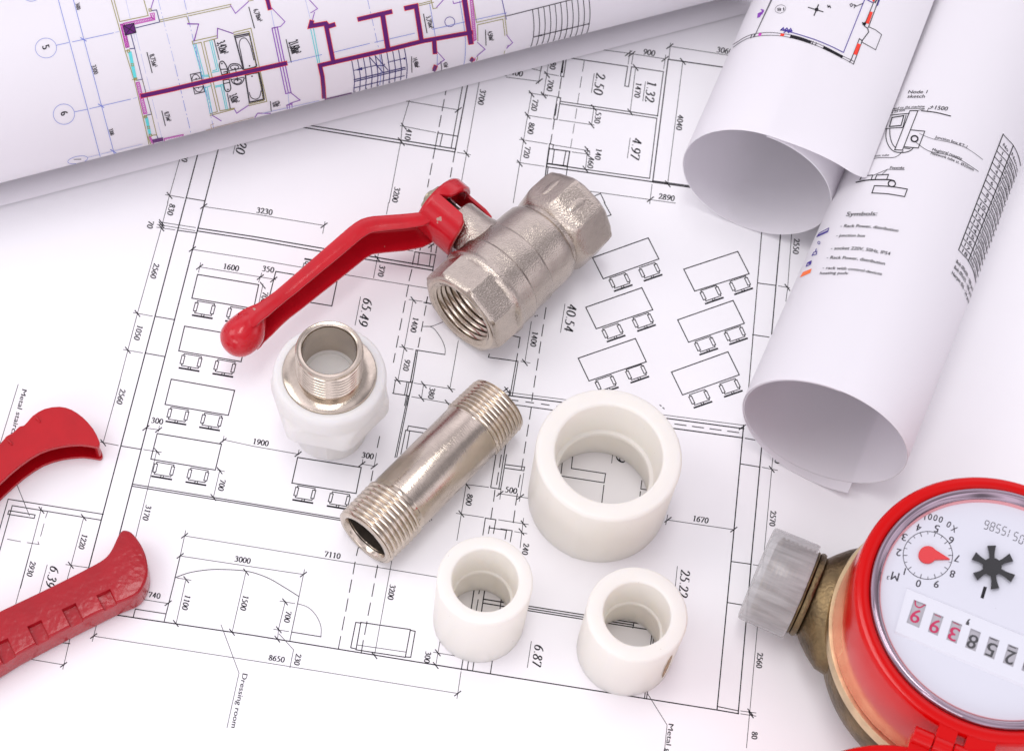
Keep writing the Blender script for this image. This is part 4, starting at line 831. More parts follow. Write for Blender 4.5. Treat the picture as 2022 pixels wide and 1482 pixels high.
# bottom party wall and the windows between the halves
WALL('F', (-528, 1004), (-140, 920), (0, 886), (600, 745), (1365, 575)); LT('A1', 1.0, 'tan', (1545, 935), (1540, 912), (1562, 905)); LT('A1', .9, 'tan', (1395, 985), (1600, 925), (1852, 858)); LT('A2', .8, 'paleblue', (60, 830), (480, 735))
for dx in (0, 35, 70): LT('F', 1.4, 'violet', (1192 + dx, 108 - dx * .2), (1375 + dx, 975 - dx * .2))
LT('F', 1.4, 'violet', (1192, 108), (1262, 92)); LT('F', 1.4, 'violet', (1375, 975), (1445, 960)); LT('F', 1.2, 'violet', (1445, 965), (1565, 1060)); LT('F', 1.0, 'violet', (1565, 1060), (1430, 1105)); CT('F', 1.2, 'violet', (1390, 1130), (1395, 1180), (1380, 1230)); CT('F', 1.2, 'violet', (1420, 1120), (1425, 1175), (1410, 1230)); CT('F', 1.2, 'violet', (1455, 1110), (1458, 1160), (1440, 1215)); LT('F', 1.2, 'violet', (1385, 1130), (1460, 1110)); LT('F', .7, 'paleblue', (1405, 960), (1418, 1120))
WALL('A2', (98, -20), (118, 60), w=7); LT('A2', 1.1, 'violet', (135, 60), (232, 160), (200, 195), (150, 205)); LT('A2', 1.1, 'violet', (405, -5), (470, 65), (420, 95)); LT('A2', 1.1, 'violet', (448, 92), (430, 155))
# right half: stair core
WALL('A2', (425, 165), (418, 192), (530, 172), (548, 195), (585, 183)); WALL('A2', (532, 185), (585, 455), w=8.0)
WALL('A2', (1590, 238), (1240, 300), (980, 365), (585, 455), (487, 478), (505, 560), (513, 640), (518, 730), w=7.6)
WALL('A2', (778, 140), (1000, 88)); WALL('A2', (945, 108), (985, 360), w=9); WALL('A2', (1120, 60), (1190, 45), (1230, 300), w=8.5); WALL('A2', (1540, -30), (1590, 305), w=9.5); WALL('A2', (1322, 292), (1328, 378), w=8); WALL('A2', (1315, 530), (1330, 490), w=7); WALL('A2', (1570, 470), (1600, 435), w=7)
LT('A2', 1.5, 'purple', (525, 725), (1000, 612), (1330, 533), (1600, 462)); LT('A2', .8, 'scarlet', (525, 733), (1000, 620), (1330, 540))
for i in range(10):
    x = 720 + i * 42.8; y = 445 - i * 9.8
    CT('A2', 1.3, 'navy', (x, y), (x + 12, y + 70), (x + 20, y + 140), (x + 14, y + 238 - i * 1.5))
LT('A2', 1.4, 'navy', (738, 583), (1110, 492)); LT('A2', 1.4, 'navy', (740, 596), (1112, 504)); LT('A2', 1.1, 'navy', (735, 643), (1105, 553)); LT('A2', 1.1, 'navy', (735, 515), (895, 478)); LT('A2', 1.1, 'navy', (985, 455), (1105, 427)); pr.disc(tp('A2', (1105, 428)), 2, 2, 'navy', 2); pr.fill([tp('A2', p) for p in ((740, 515), (795, 490), (798, 512))], 'navy', 2)
LT('A2', 1.3, 'navy', (850, 418), (945, 525)); LT('A2', 1.3, 'navy', (890, 408), (985, 512)); LT('A2', 1.2, 'navy', (895, 478), (945, 480), (960, 470))
for i in range(4):
    x = 600 + i * 100; LT('A2', 1.0, 'gray', (735 + i * 85, 690 - i * 22), (745 + i * 85, 665 - i * 22))
for a, b in (((420, 215), (475, 475)), ((440, 210), (487, 468))): LT('A2', 1.3, 'cyan', a, b)
for a, b in (((240, 460), (500, 400)), ((590, 382), (850, 318)), ((888, 310), (1180, 243)), ((1310, 215), (1550, 160)), ((1620, 145), (1852, 95))): LT('A2', .8, 'blue', a, b)
pr.dash([tp('A2', (380, -5)), tp('A2', (420, 150))], .7, 'paleblue', pat=[40, 4], layer=1); pr.dash([tp('A2', (835, -5)), tp('A2', (920, 370))], .8, 'blue', pat=[20, 5, 4, 5], layer=1); CT('A2', .8, 'blue', (920, 370), (935, 500), (925, 620)); CT('A2', .8, 'blue', (1290, 30), (1340, 330), (1345, 480)); CT('A2', .8, 'blue', (1510, 10), (1548, 250), (1550, 400), (1540, 470)); LT('A2', .8, 'paleblue', (130, 80), (155, 205))
LT('A2', 1.0, 'olive', (1195, 47), (1318, 18)); LT('A2', 1.0, 'olive', (1195, 35), (1300, 8)); LT('A2', 1.0, 'olive', (1300, -5), (1315, 65), (1345, 58)); LT('A2', 1.1, 'violet', (1340, 55), (1395, -5)); LT('A2', 1.1, 'violet', (1460, 10), (1465, 28), (1530, 12))
pr.ell(tp('A2', (1437, 160)), 9.8, 9.6, 1.2, 'indigo', 1); HATCH('A2', (1585, 0), (1612, 300), (1630, 290), (1605, 0), 11)
LT('A2', 1.0, 'olive', (1605, -5), (1632, 165), (1852, 115)); LT('A2', 1.0, 'olive', (1640, 182), (1825, 140), (1840, 260)); LT('A2', 1.0, 'olive', (1640, 182), (1642, 300)); LT('A2', 1.0, 'olive', (1840, 130), (1856, 255)); CT('A2', 1.0, 'olive', (1840, 370), (1830, 400), (1812, 418)); CT('A2', 1.0, 'magenta', (1622, 420), (1620, 440), (1605, 475)); CT('A2', 1.0, 'olive', (1640, 415), (1636, 435), (1620, 465))
for a in (((1640, 310), (1695, 360), (1640, 405), (1635, 412)), ((1345, 378), (1398, 436), (1350, 472))): LT('A2', 1.1, 'violet', *a)
LT('A2', 1.1, 'indigo', (1818, -5), (1850, 140)); TT('A2', '14,48м²', (1165, 432), (1185, 500), 34); LT('A2', 1.2, 'black', (1157, 415), (1160, 527)); TT('A2', '3,70м²', (1262, 125), (1288, 215), 34); LT('A2', 1.3, 'black', (1245, 105), (1270, 240)); TT('A2', '4,50м²', (1712, 235), (1728, 305), 34); LT('A2', 1.2, 'black', (1698, 220), (1702, 330)); TT('A2', '4,12м²', (1390, 460), (1398, 498), 30); LT('A2', 1.1, 'black', (1372, 450), (1378, 510))
# outside steps on the right
LT('A3', 1.2, 'black', (0, 118), (190, 70), (605, -35))
for i in range(11):
    x, y = 190 + 41 * i, 70 - 10 * i
    CT('A3', 1.1, 'black', (x, y), (x + 10, y + 100), (x + 8, y + 180), (x - 5, y + 250), (x - 28, y + 297))
LT('A3', 1.2, 'black', (200, 270), (605, 173)); pr.disc(tp('A3', (602, 174)), 1.6, 1.6, 'black', 2); pr.fill([tp('A3', p) for p in ((200, 270), (262, 250), (262, 262))], 'black', 2); LT('A3', 1.0, 'violet', (0, 255), (45, 312), (0, 352)); LT('A3', 1.0, 'violet', (12, 330), (5, 350))
bm = bmesh.new()
roll_mesh(bm, P0, ax, nrm, sec, s0, s1, flip=-1)
add_print(bm, pr, 1)
o = from_bm('paper_roll', bm, ['roll_paper'] + INKS, angle=60)
o['label'] = 'long roll of drawing paper with a coloured apartment plan in purple, olive and cyan lines'; o['category'] = 'paper roll'; o['group'] = 'rolled drawings lying on the plan'
# ------------------------------------------------------------------ white plastic couplings standing on the plan
def solve_upright(base, top):
    """base and top centre pixels of an upright thing -> ground point, height"""
    B = at(*base, 0.0); best = None
    for i in range(400):
        z = 0.0002 * i + 0.002; d = (B + Vector((0, 0, z))) - CAM
        u = PPX + FPX * d.dot(CAMX) / d.dot(F); v = PPY - FPX * d.dot(CAMY) / d.dot(F)
        e = (u - top[0]) ** 2 + (v - top[1]) ** 2
        if best is None or e < best[0]: best = (e, z)
    return B, best[1]
def coupling(name_label, base, top, hw, bore, seam_deg, stain=None, ridge=0.5):
    B, h = solve_upright(base, top)
    mp = mpp(B + Vector((0, 0, h))); ro = hw * mp; ri = bore * mp
    b = ro * 0.055
    prof = []
    for a in range(0, 91, 15):                       # bottom outer edge
        prof.append((ro * 0.985 - b * 0.5 * (1 - math.sin(R(a))), b * 0.5 * (1 - math.cos(R(a)))))
    prof += [(ro * 0.99, h * 0.5)]
    for a in range(0, 91, 15): prof.append((ro - b + b * math.cos(R(a)), h - b + b * math.sin(R(a))))
    for a in range(90, 181, 18): prof.append((ri + b * 0.8 + b * 0.8 * math.cos(R(a)), h - b * 0.8 + b * 0.8 * math.sin(R(a))))
    rl = ri * 0.965; rs = ri * 0.87
    zt = h * (ridge + 0.035); zb = h * (ridge - 0.035)
    prof += [(rl, zt + b * .6), (rl - b * .25, zt + b * .15), (rs + b * .2, zt), (rs, zt - b * .3), (rs, zb + b * .3), (rs + b * .2, zb), (rl * .985, zb - b * .2), (ri * 0.99, b * .4), (ri * 1.02, 0)]
    bm = bmesh.new()
    r = lathe(bm, prof, 128)
    for i in range(128):
        j = (i + 1) % 128; bm.faces.new((r[-1][i], r[-1][j], r[0][j], r[0][i]))
    ks = round(seam_deg / 360 * 128) % 128             # moulding seam: one raised column of the outer wall
    for ring in r[3:14]:
        v = ring[ks]; v.co.x *= 1.011; v.co.y *= 1.011
    if stain is not None:
        st = R(stain); rows = 8
        for k in range(rows):
            z0 = h * (0.22 + 0.62 * k / rows); z1 = h * (0.22 + 0.62 * (k + 1) / rows); rr = ro * 1.003
            w0 = 0.03 + 0.05 * math.sin(math.pi * k / rows) + random.uniform(-.008, .008); w1 = 0.03 + 0.05 * math.sin(math.pi * (k + 1) / rows) + random.uniform(-.008, .008)
            q = [(rr * math.cos(st + s * w), rr * math.sin(st + s * w), z) for s, w, z in ((-1, w0, z0), (1, w0, z0), (1, w1, z1), (-1, w1, z1))]
            bm.faces.new([bm.verts.new(v) for v in q]).material_index = 1
    o = from_bm('pipe_coupling', bm, ['ppr', 'stain'], angle=40)
    o.location = B
    o['label'] = name_label; o['category'] = 'pipe fitting'; o['group'] = 'white plastic pipe couplings'
    return o
coupling('largest white plastic coupling ring, standing by the end of the steel nipple', (1179, 984), (1205, 895), 146, 107, -104)
coupling('smaller clean white coupling between the steel nipple and the underlined 6.87', (945, 1223), (957, 1144), 95.5, 66, -150)
coupling('smaller white coupling with a brown glue stain down its side', (1233, 1283), (1252, 1209), 101, 67, -117, stain=-38)

# ------------------------------------------------------------------ transition fitting: white plastic hex body with a nickel male thread
B, h = solve_upright((652, 846), (651, 735))
mp = mpp(B + Vector((0, 0, h))); u = mp
t = thing('threaded_adapter', 'white plastic transition fitting with a nickel male thread, standing under the red lever', 'pipe fitting', Matrix.Translation(B))
rc = 112 * u
prof = [(70 * u, 0, 70 * u), (75 * u, 0.0006, 75 * u), (77 * u, h * 0.05, 77 * u), (78 * u, h * 0.44, 78 * u), (83 * u, h * 0.47, 83 * u), (100 * u, h * 0.485, 108 * u), (106 * u, h * 0.51, 117 * u), (106.5 * u, h * 0.54, 121 * u), (107 * u, h * 0.68, 121 * u), (107.5 * u, h * 0.715, 118 * u), (108.5 * u, h * 0.745, 114 * u)]
prof2 = [(112 * u, h * 0.765), (113 * u, h * 0.80), (113 * u, h * 0.93), (111 * u, h * 0.975), (107 * u, h * 0.995), (103 * u, h), (94 * u, h), (93 * u, h * 0.985), (60 * u, h * 0.985)]
bm = bmesh.new()
r1 = lathe(bm, prof, 144, poly=6, phase=R(2.5)); r2 = lathe(bm, prof2, 144)
for i in range(144):
    j = (i + 1) % 144; bm.faces.new((r1[-1][i], r1[-1][j], r2[0][j], r2[0][i]))
ks = round(-84 / 360 * 144) % 144
for ring in r1[1:4]: ring[ks].co.x *= 1.02; ring[ks].co.y *= 1.02
from_bm('plastic_body', bm, 'ppr_cool', t, angle=38)
hz = 93 * u
prof = [(92 * u, h * 0.97), (92.5 * u, h + 1.5 * u), (91 * u, h + 3 * u), (70 * u, h + 4 * u), (63 * u, h + 5 * u)]
z = h + 9 * u; pitch = 10.5 * u
bm = bmesh.new()
prof.append((62.5 * u, z))
while z < h + hz - 16 * u:
    prof += [(61.5 * u, z), (65.5 * u, z + pitch * .38), (66.2 * u, z + pitch * .52), (65.5 * u, z + pitch * .66), (61.5 * u, z + pitch)]; z += pitch
prof += [(62 * u, z), (64 * u, z + 2 * u), (65.5 * u, h + hz - 3 * u), (64 * u, h + hz), (55.5 * u, h + hz), (53.5 * u, h + hz - 2 * u), (52.5 * u, h + hz - 6 * u)]
lathe(bm, prof, 128)
o = from_bm('male_thread', bm, 'steel_thread', t, angle=50)
bm = bmesh.new(); lathe(bm, [(52.5 * u, h + hz - 6 * u), (52 * u, h + hz * .3), (52 * u, h - 2 * u)], 96)
from_bm('thread_bore', bm, 'nickel_smooth', o)
bm = bmesh.new(); lathe(bm, [(53 * u, h - 2 * u), (46 * u, h - 2.5 * u), (45 * u, h - 5 * u), (0.2 * u, h - 6 * u)], 96)
from_bm('inner_floor', bm, 'ppr_cool', t)

# ------------------------------------------------------------------ steel pipe nipple lying on the plan
def lying_axis(pa, pb, rpx):
    z = rpx * mpp(at(*pa, 0.01))
    for _ in range(4): z = rpx * mpp((at(*pa, z) + at(*pb, z)) / 2)
    A, B_ = at(*pa, z), at(*pb, z)
    return A, (B_ - A).normalized(), (B_ - A).length, z / rpx
A, ax, Ln, u = lying_axis((719, 1063), (985, 797), 68)
t = thing('pipe_nipple', 'brushed steel pipe nipple threaded at both ends, lying diagonally between the couplings', 'pipe fitting', frame(A, ax, (0, 0, 1)))
def threads(z0, z1, rmax, rmin, n, taper0=1.0, taper1=1.0):
    out = []; p = (z1 - z0) / n
    for i in range(n):
        s = taper0 + (taper1 - taper0) * i / max(1, n - 1)
        for f, q in ((0.0, 0), (0.30, .85), (0.5, 1), (0.70, .85)): out.append(((rmin + (rmax - rmin) * q) * s, z0 + p * (i + f)))
    out.append((rmin * taper1, z1)); return out
def wobble(bm, amp, seed, sc=300):
    from mathutils import noise
    for v in bm.verts:
        nz = noise.noise(Vector((v.co.x * sc + seed, v.co.y * sc, v.co.z * sc * 2)))
        rr = math.hypot(v.co.x, v.co.y)
        if rr > 1e-6: v.co.x *= 1 + amp * nz / rr; v.co.y *= 1 + amp * nz / rr
tl = Ln * 0.27
bm = bmesh.new(); lathe(bm, [(64 * u, tl * 0.92), (65.5 * u, tl * 0.96), (65.5 * u, Ln - tl * 0.82), (64 * u, Ln - tl * 0.78)], 96)
from_bm('pipe_barrel', bm, 'steel', t)
bm = bmesh.new()
lathe(bm, [(49 * u, 14 * u), (52 * u, 2 * u), (54 * u, 0), (63 * u, 0), (66 * u, 2.5 * u)] + threads(4 * u, tl * 0.86, 69 * u, 64 * u, 8, 0.985, 1.0) + [(65.5 * u, tl * 0.93), (64 * u, tl * 0.97)], 128)
wobble(bm, 0.7 * u, 3.1); from_bm('thread', bm, 'steel_thread', t, angle=60)
bm = bmesh.new()
lathe(bm, [(64 * u, Ln - tl * 0.82), (65.5 * u, Ln - tl * 0.79)] + threads(Ln - tl * 0.76, Ln - 4 * u, 69 * u, 64 * u, 8, 1.0, 0.975) + [(65 * u, Ln - 2 * u), (62 * u, Ln), (54 * u, Ln), (52 * u, Ln - 2 * u)], 128)
wobble(bm, 0.7 * u, 8.7); from_bm('thread', bm, 'steel_thread', t, angle=60)
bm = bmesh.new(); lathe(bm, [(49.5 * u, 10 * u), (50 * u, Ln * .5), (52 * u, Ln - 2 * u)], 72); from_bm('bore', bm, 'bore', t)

def px2(*a): return tuple(v * u for v in a)
# ------------------------------------------------------------------ ball valve with red lever, lying on its side
A, ax, Lv, u = lying_axis((909, 621), (1146, 408), 97)
hout = Vector((-ax.y, ax.x, 0))                    # away from the body, on the lever's side
al = R(3); s_ = hout * math.cos(al) + Vector((0, 0, 1)) * math.sin(al); tt = Vector((0, 0, 1)) * math.cos(al) - hout * math.sin(al)
t = thing('ball_valve', 'nickel plated ball valve with a bent red lever, lying on its side', 'valve', frame(A, ax, (0, 0, 1)))
Ti = t.matrix_world.inverted()
ph = R(9)
def px_(r_, z_, *m_): return (r_ * u, z_ * u * 1.095) + tuple(v * u for v in m_)
bm = bmesh.new()
N_ = 160
prof = [px_(84, 0, 84), px_(88, 1.5, 92), px_(91, 6, 99), px_(92, 14, 101), px_(92.5, 46, 101.5), px_(93, 54, 101)]
r1 = lathe(bm, prof, N_, poly=8, phase=R(36))
prof2 = [px_(99, 58), px_(101, 62), px_(101, 66), px_(98, 71), px_(97, 75), px_(97, 103), px_(95, 106), px_(93.5, 108), px_(93.5, 150), px_(92, 153), px_(90.5, 155), px_(90.5, 196), px_(89, 212), px_(85, 219), px_(79, 223), px_(78, 232)]
r2 = lathe(bm, prof2, N_)
prof3 = [px_(82, 236, 84), px_(86, 243, 92), px_(89, 252, 96.5), px_(90, 262, 97.5), px_(90, 300, 97.5), px_(88, 312, 94), px_(84, 318, 86), px_(70, 319, 70), px_(66, 314, 66), px_(62, 250, 62), px_(2, 250, 2)]
r3 = lathe(bm, prof3, N_, poly=8, phase=R(6.75))
for Aa, Bb in ((r1[-1], r2[0]), (r2[-1], r3[0])):
    for i in range(N_):
        j = (i + 1) % N_; bm.faces.new((Aa[i], Aa[j], Bb[j], Bb[i]))
# cast lugs on the rear hexagon and neck
for a, zc, w_, l_ in ((-29.5, 302, 9, 24), (15.5, 302, 10, 23)):
    rr = 89.3
    Mx = Matrix.Rotation(R(a), 4, 'Z') @ Matrix.Translation((rr * u, 0, zc * u))
    r_ = bmesh.ops.create_uvsphere(bm, u_segments=20, v_segments=12, radius=1)
    for v in r_['verts']: v.co = Mx @ Vector((v.co.x * 3.2 * u, v.co.y * w_ * u, v.co.z * l_ * u))
from_bm('valve_body', bm, 'nickel', t, angle=30)
bm = bmesh.new()
lathe(bm, [px_(86, 1), px_(84, -1), px_(76, -1), px_(73, 2)] + [(p[0], p[1]) for p in threads(4 * u, 86 * u, 73 * u, 67.5 * u, 7)] + [px_(64, 84), px_(60, 96)], 128)
o = from_bm('threaded_mouth', bm, 'steel_thread', t, angle=60)
bm = bmesh.new()
lathe(bm, [px_(60, 96), px_(46, 97), px_(44, 104)], 96); r_ = lathe(bm, [(44 * u * math.cos(R(b)), 118 * u + 18 * u * math.sin(R(b))) for b in range(0, 90, 15)], 96)
from_bm('ball', bm, 'nickel_smooth', o, angle=60)
# stem, from the body's middle out to the lever
Cst = A + ax * (0.425 * Lv)
ST = Ti @ frame(Cst, s_, tt)
bm = bmesh.new(); lathe(bm, [px2(56, 70), px2(52, 84), px2(48, 96), px2(46, 110), px2(45, 146), px2(43, 150), px2(20, 151)], 96)
o = from_bm('stem_neck', bm, 'nickel', t, angle=40); o.matrix_local = ST
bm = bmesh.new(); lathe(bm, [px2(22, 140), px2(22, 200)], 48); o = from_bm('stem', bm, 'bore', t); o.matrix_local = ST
bm = bmesh.new()
lathe(bm, [px2(24, 202, 24), px2(27, 203, 29), px2(28, 207, 32), px2(28, 217, 32), px2(27, 222, 29), px2(20, 223, 20), px2(15, 223, 15), px2(14, 229, 14), px2(11, 231, 11), px2(0.5, 231, .5)], 96, poly=6, phase=0.3)
o = from_bm('lever_nut', bm, 'zinc', t, angle=30); o.matrix_local = ST
# lever: hub plate with two stop tabs, then a pressed channel arm ending in a rounded grip
LV = frame(Cst, s_, -ax)                              # local x = along the arm (away from mouth... -axis), y, z = outward
LVl = Ti @ LV
yv = LV.to_3x3() @ Vector((0, 1, 0)); sgn = 1 if yv.z > 0 else -1    # local y points up (sgn) or down
bm = bmesh.new()
def tabring(a0, a1, z_in, n=14, ro=65, ri=52, zo=206, rnd=5):
    rows = []
    for i in range(n + 1):
        a = R(a0 + (a1 - a0) * i / n); e = min(1, 4 * min(i, n - i) / n)
        zi = z_in + (1 - math.sqrt(max(0, 1 - (1 - e) ** 2))) * 18
        c, s2 = math.cos(a), math.sin(a) * sgn
        sec_ = [(ro - rnd, zo), (ro, zo - rnd), (ro, zi + 3), (ro - 3, zi), (ri + 3, zi), (ri, zi + 3), (ri, zo - 8)]
        rows.append([bm.verts.new((r_ * c * u, r_ * s2 * u, z_ * u)) for r_, z_ in sec_])
    for A_, B_ in zip(rows, rows[1:]):
        for i in range(len(A_) - 1): bm.faces.new((A_[i], A_[i + 1], B_[i + 1], B_[i]))
    bm.faces.new(rows[0]); bm.faces.new(rows[-1][::-1])
lathe(bm, [px2(24, 190), px2(52, 190), px2(60, 190.5), px2(64.5, 194), px2(65.2, 200), px2(62, 205.5), px2(58, 207), px2(24, 207)], 96)
tabring(-62, 78, 112)                                 # broad tab towards the mouth
tabring(78, 205, 172, n=12)                           # shallow collar over the top
tabring(-175, -142, 108, n=6, ro=64, ri=57)           # thin far tab
tabring(-100, -62, 160, n=6, ro=64)
def channel(path, scale_end=None):
    """path: (along, outward, top half height, flange depth); U section open towards the valve body"""
    rows = []
    th = 4.5
    for i, (p, q, hh, dep, *rx) in enumerate(path):
        a = path[max(i - 1, 0)]; b = path[min(i + 1, len(path) - 1)]
        d = (b[0] - a[0], b[1] - a[1]); l = math.hypot(*d); nx, nz = -d[1] / l, d[0] / l      # outward normal in (along, outward)
        if nz < 0: nx, nz = -nx, -nz
        rr = rx[0] if rx else min(9, hh * .4)
        prof_ = [(-dep - 13, -hh), (-rr, -hh), (-rr * .3, -hh + rr * .3), (0, -hh + rr), (0, hh - rr), (-rr * .3, hh - rr * .3), (-rr, hh), (-dep + 1.5, hh), (-dep, hh - 1.0),
                 (-dep, hh - th + 1), (-dep + 1.5, hh - th), (-rr - 1, hh - th), (-th - 1, hh - th - 3), (-th - 1, -hh + th + 3), (-rr - 1, -hh + th), (-dep - 13, -hh + th)]
        rows.append([bm.verts.new(((p + w * nx) * u, y * sgn * u, (q + w * nz) * u)) for w, y in prof_])
    m_ = len(rows[0])
    for A_, B_ in zip(rows, rows[1:]):
        for i in range(m_): bm.faces.new((A_[i], A_[(i + 1) % m_], B_[(i + 1) % m_], B_[i]))
    bm.faces.new(rows[0]); bm.faces.new(rows[-1][::-1])
path = [(40, 200, 33, 30), (55, 206, 33, 34), (80, 224, 34, 36), (110, 248, 34, 37), (126, 261, 34, 38), (138, 268.5, 34, 38), (150, 273.5, 34, 38), (164, 276, 34, 38), (180, 277, 34, 37), (240, 277, 32, 36), (300, 277, 30, 34), (350, 277, 28, 33), (380, 278.5, 27, 33, 12), (400, 281, 28.5, 36, 15), (420, 284, 31, 41, 19), (438, 289, 34, 46, 24), (454, 292, 36, 50, 29), (466, 293, 36.5, 50, 32)]
channel(path)
# grip bulb
rows = []
for i, (p, rad, q0) in enumerate(((424, 18, 272), (436, 25, 268), (448, 31, 264), (459, 35.5, 261), (471, 38, 259.5), (483, 38.5, 259), (495, 37.5, 259), (506, 34, 259), (514, 28.5, 259), (521, 19.5, 259), (524.5, 10, 259), (525.4, 1, 259))):
    rows.append([bm.verts.new((p * u, rad * math.cos(2 * math.pi * k_ / 48) * u, (q0 + rad * math.sin(2 * math.pi * k_ / 48)) * u)) for k_ in range(48)])
for A_, B_ in zip(rows, rows[1:]):
    for k_ in range(48): bm.faces.new((A_[k_], A_[(k_ + 1) % 48], B_[(k_ + 1) % 48], B_[k_]))
bm.faces.new(rows[-1])
bmesh.ops.recalc_face_normals(bm, faces=bm.faces)
lev = from_bm('lever', bm, 'lever_red', t, angle=40); lev.matrix_local = LVl

# ------------------------------------------------------------------ pipe pliers: two red handles reaching in from the left
def G2(p): return (p[0] / 2.556, 780 + p[1] / 2.556)
u = mpp(at(100, 1000, 0.005))
top = [(-330, 585), (-180, 400), (0, 243), (28, 208), (58, 192), (78, 176), (98, 156), (120, 151), (142, 128), (168, 100), (225, 67), (300, 56), (362, 72), (420, 112), (470, 168), (497, 220), (503, 243), (492, 257), (470, 255), (400, 246), (300, 256), (200, 287), (100, 352), (0, 440), (-150, 590), (-250, 690)]
zt = 66 * u
t = thing('pipe_pliers', 'red pipe pliers whose two handles reach in from the left edge', 'pliers', Matrix.Translation(at(-150, 1150, 0)))
Ti = t.matrix_world.inverted()
def wpt(p, z, zp=None):
    q = G2(p); c = at(q[0], q[1], zp if zp is not None else z); return Ti @ Vector((c.x, c.y, z))
P = smooth_closed(top, 2)
bm = bmesh.new()
prism(bm, [wpt(p, zt - 11 * u, zt) for p in P], [wpt(p, zt, zt) for p in P])
bmesh.ops.recalc_face_normals(bm, faces=bm.faces)
oA = from_bm('handle', bm, 'grip_red_b', t, angle=40)
bv = oA.modifiers.new('bevel', 'BEVEL'); bv.width = 0.0009; bv.segments = 3; bv.limit_method = 'ANGLE'
oA['label'] = 'hollow channel shaped handle with smooth paint'
bm = bmesh.new()
# closed back and tip of the channel, and its lower flange on the table
edge = smooth_curve(top[:18], 2)
def inset(P_, d_, z):
    W_ = [wpt(p, z, zt) for p in P_]; out = []
    for i in range(len(W_)):
        a = W_[max(i - 1, 0)]; b = W_[min(i + 1, len(W_) - 1)]; e = (b - a).normalized()
        out.append(W_[i] + Vector((e.y, -e.x, 0)) * d_)
    return out
o0, o1 = inset(edge, 0.0003, 0.0002), inset(edge, 0.0003, zt - 6 * u); i0, i1 = inset(edge, 0.0016, 0.0002), inset(edge, 0.0016, zt - 6 * u)
rows = [[bm.verts.new(v) for v in q] for q in zip(o0, o1, i1, i0)]
for A_, B_ in zip(rows, rows[1:]):
    for k_ in range(4): bm.faces.new((A_[k_], A_[(k_ + 1) % 4], B_[(k_ + 1) % 4], B_[k_]))
bm.faces.new(rows[0]); bm.faces.new(rows[-1][::-1])
cen = (150, 250)
Pl = [(p[0], p[1]) for p in P]
prism(bm, [wpt(p, 0.0003, zt) for p in Pl], [wpt(p, 0.0014, zt) for p in Pl])
bmesh.ops.recalc_face_normals(bm, faces=bm.faces)
from_bm('handle_wall', bm, 'grip_red_b', oA, angle=40)
bm = bmesh.new()
for c_, w_ in (((190, 122), 30), ((50, 238), 26)):
    d_ = (0.75, 0.66)
    q = [(c_[0] + d_[0] * x - d_[1] * y * .0 + 0.0 * y, c_[1] + d_[1] * x + y) for x, y in ((-w_ * .62, -7), (w_ * .62, -7), (w_ * .62, 7), (-w_ * .62, 7))]
    prism(bm, [wpt(p, zt - 0.0004, zt) for p in q], [wpt(p, zt + 0.0007, zt) for p in q])
o = from_bm('grip_rib', bm, 'grip_red_b', oA, angle=40); bv = o.modifiers.new('bevel', 'BEVEL'); bv.width = 0.0005; bv.segments = 2
# lower, solid handle with a hammered finish and dents along its near edge
top = [(-330, 1265), (-150, 1163), (0, 1085), (200, 990), (340, 921), (450, 864), (520, 824), (560, 780), (592, 712), (612, 682), (632, 677), (662, 688), (700, 732), (730, 790), (744, 850), (744, 905), (722, 965), (680, 1010), (590, 1048), (500, 1092), (400, 1142), (240, 1225), (80, 1310), (0, 1360), (-180, 1465), (-300, 1540)]
zt = 62 * u
P = smooth_closed(top, 3)
bm = bmesh.new()
prism(bm, [wpt(p, 0.0002, zt) for p in P], [wpt(p, zt, zt) for p in P])
bmesh.ops.recalc_face_normals(bm, faces=bm.faces)
tmp = from_bm('tmp', bm, 'grip_red', None, smooth=False)
bv = tmp.modifiers.new('bevel', 'BEVEL'); bv.width = 0.0021; bv.segments = 5; bv.limit_method = 'ANGLE'; bv.angle_limit = R(50)
cut = []
bmc = bmesh.new()
for c_ in ((545, 1040), (370, 1112), (196, 1198), (26, 1290), (-140, 1385)):
    cpt = wpt(c_, zt, zt); e = (wpt((c_[0] + 100, c_[1] - 47), zt, zt) - cpt).normalized()
    Mx = Matrix((e, Vector((-e.y, e.x, 0)), (0, 0, 1))).transposed().to_4x4(); Mx.translation = cpt
    r_ = bmesh.ops.create_cube(bmc, size=1)
    for v in r_['verts']:
        f_ = 0.8 if v.co.z < 0 else 1.12
        v.co = Mx @ Vector((v.co.x * 30 * u * f_, v.co.y * 46 * u * (0.85 if v.co.z < 0 else 1.1), v.co.z * 17 * u))
me = bpy.data.meshes.new('cut'); bmesh.ops.recalc_face_normals(bmc, faces=bmc.faces); bmc.to_mesh(me); bmc.free()
co = bpy.data.objects.new('cut', me); COL.objects.link(co)
bo = tmp.modifiers.new('dents', 'BOOLEAN'); bo.object = co; bo.operation = 'DIFFERENCE'; bo.solver = 'EXACT'
b2 = tmp.modifiers.new('soft', 'BEVEL'); b2.width = 0.0007; b2.segments = 3; b2.limit_method = 'ANGLE'; b2.angle_limit = R(35)
dg = bpy.context.evaluated_depsgraph_get()
me = bpy.data.meshes.new_from_object(tmp.evaluated_get(dg)); me.name = 'handle'
for ob in (tmp, co):
    d_ = ob.data; bpy.data.objects.remove(ob); bpy.data.meshes.remove(d_)
me.materials.clear()
oB = link('handle', me, 'grip_red', t, angle=40); oB['label'] = 'solid handle with hammered paint and a row of square dents'
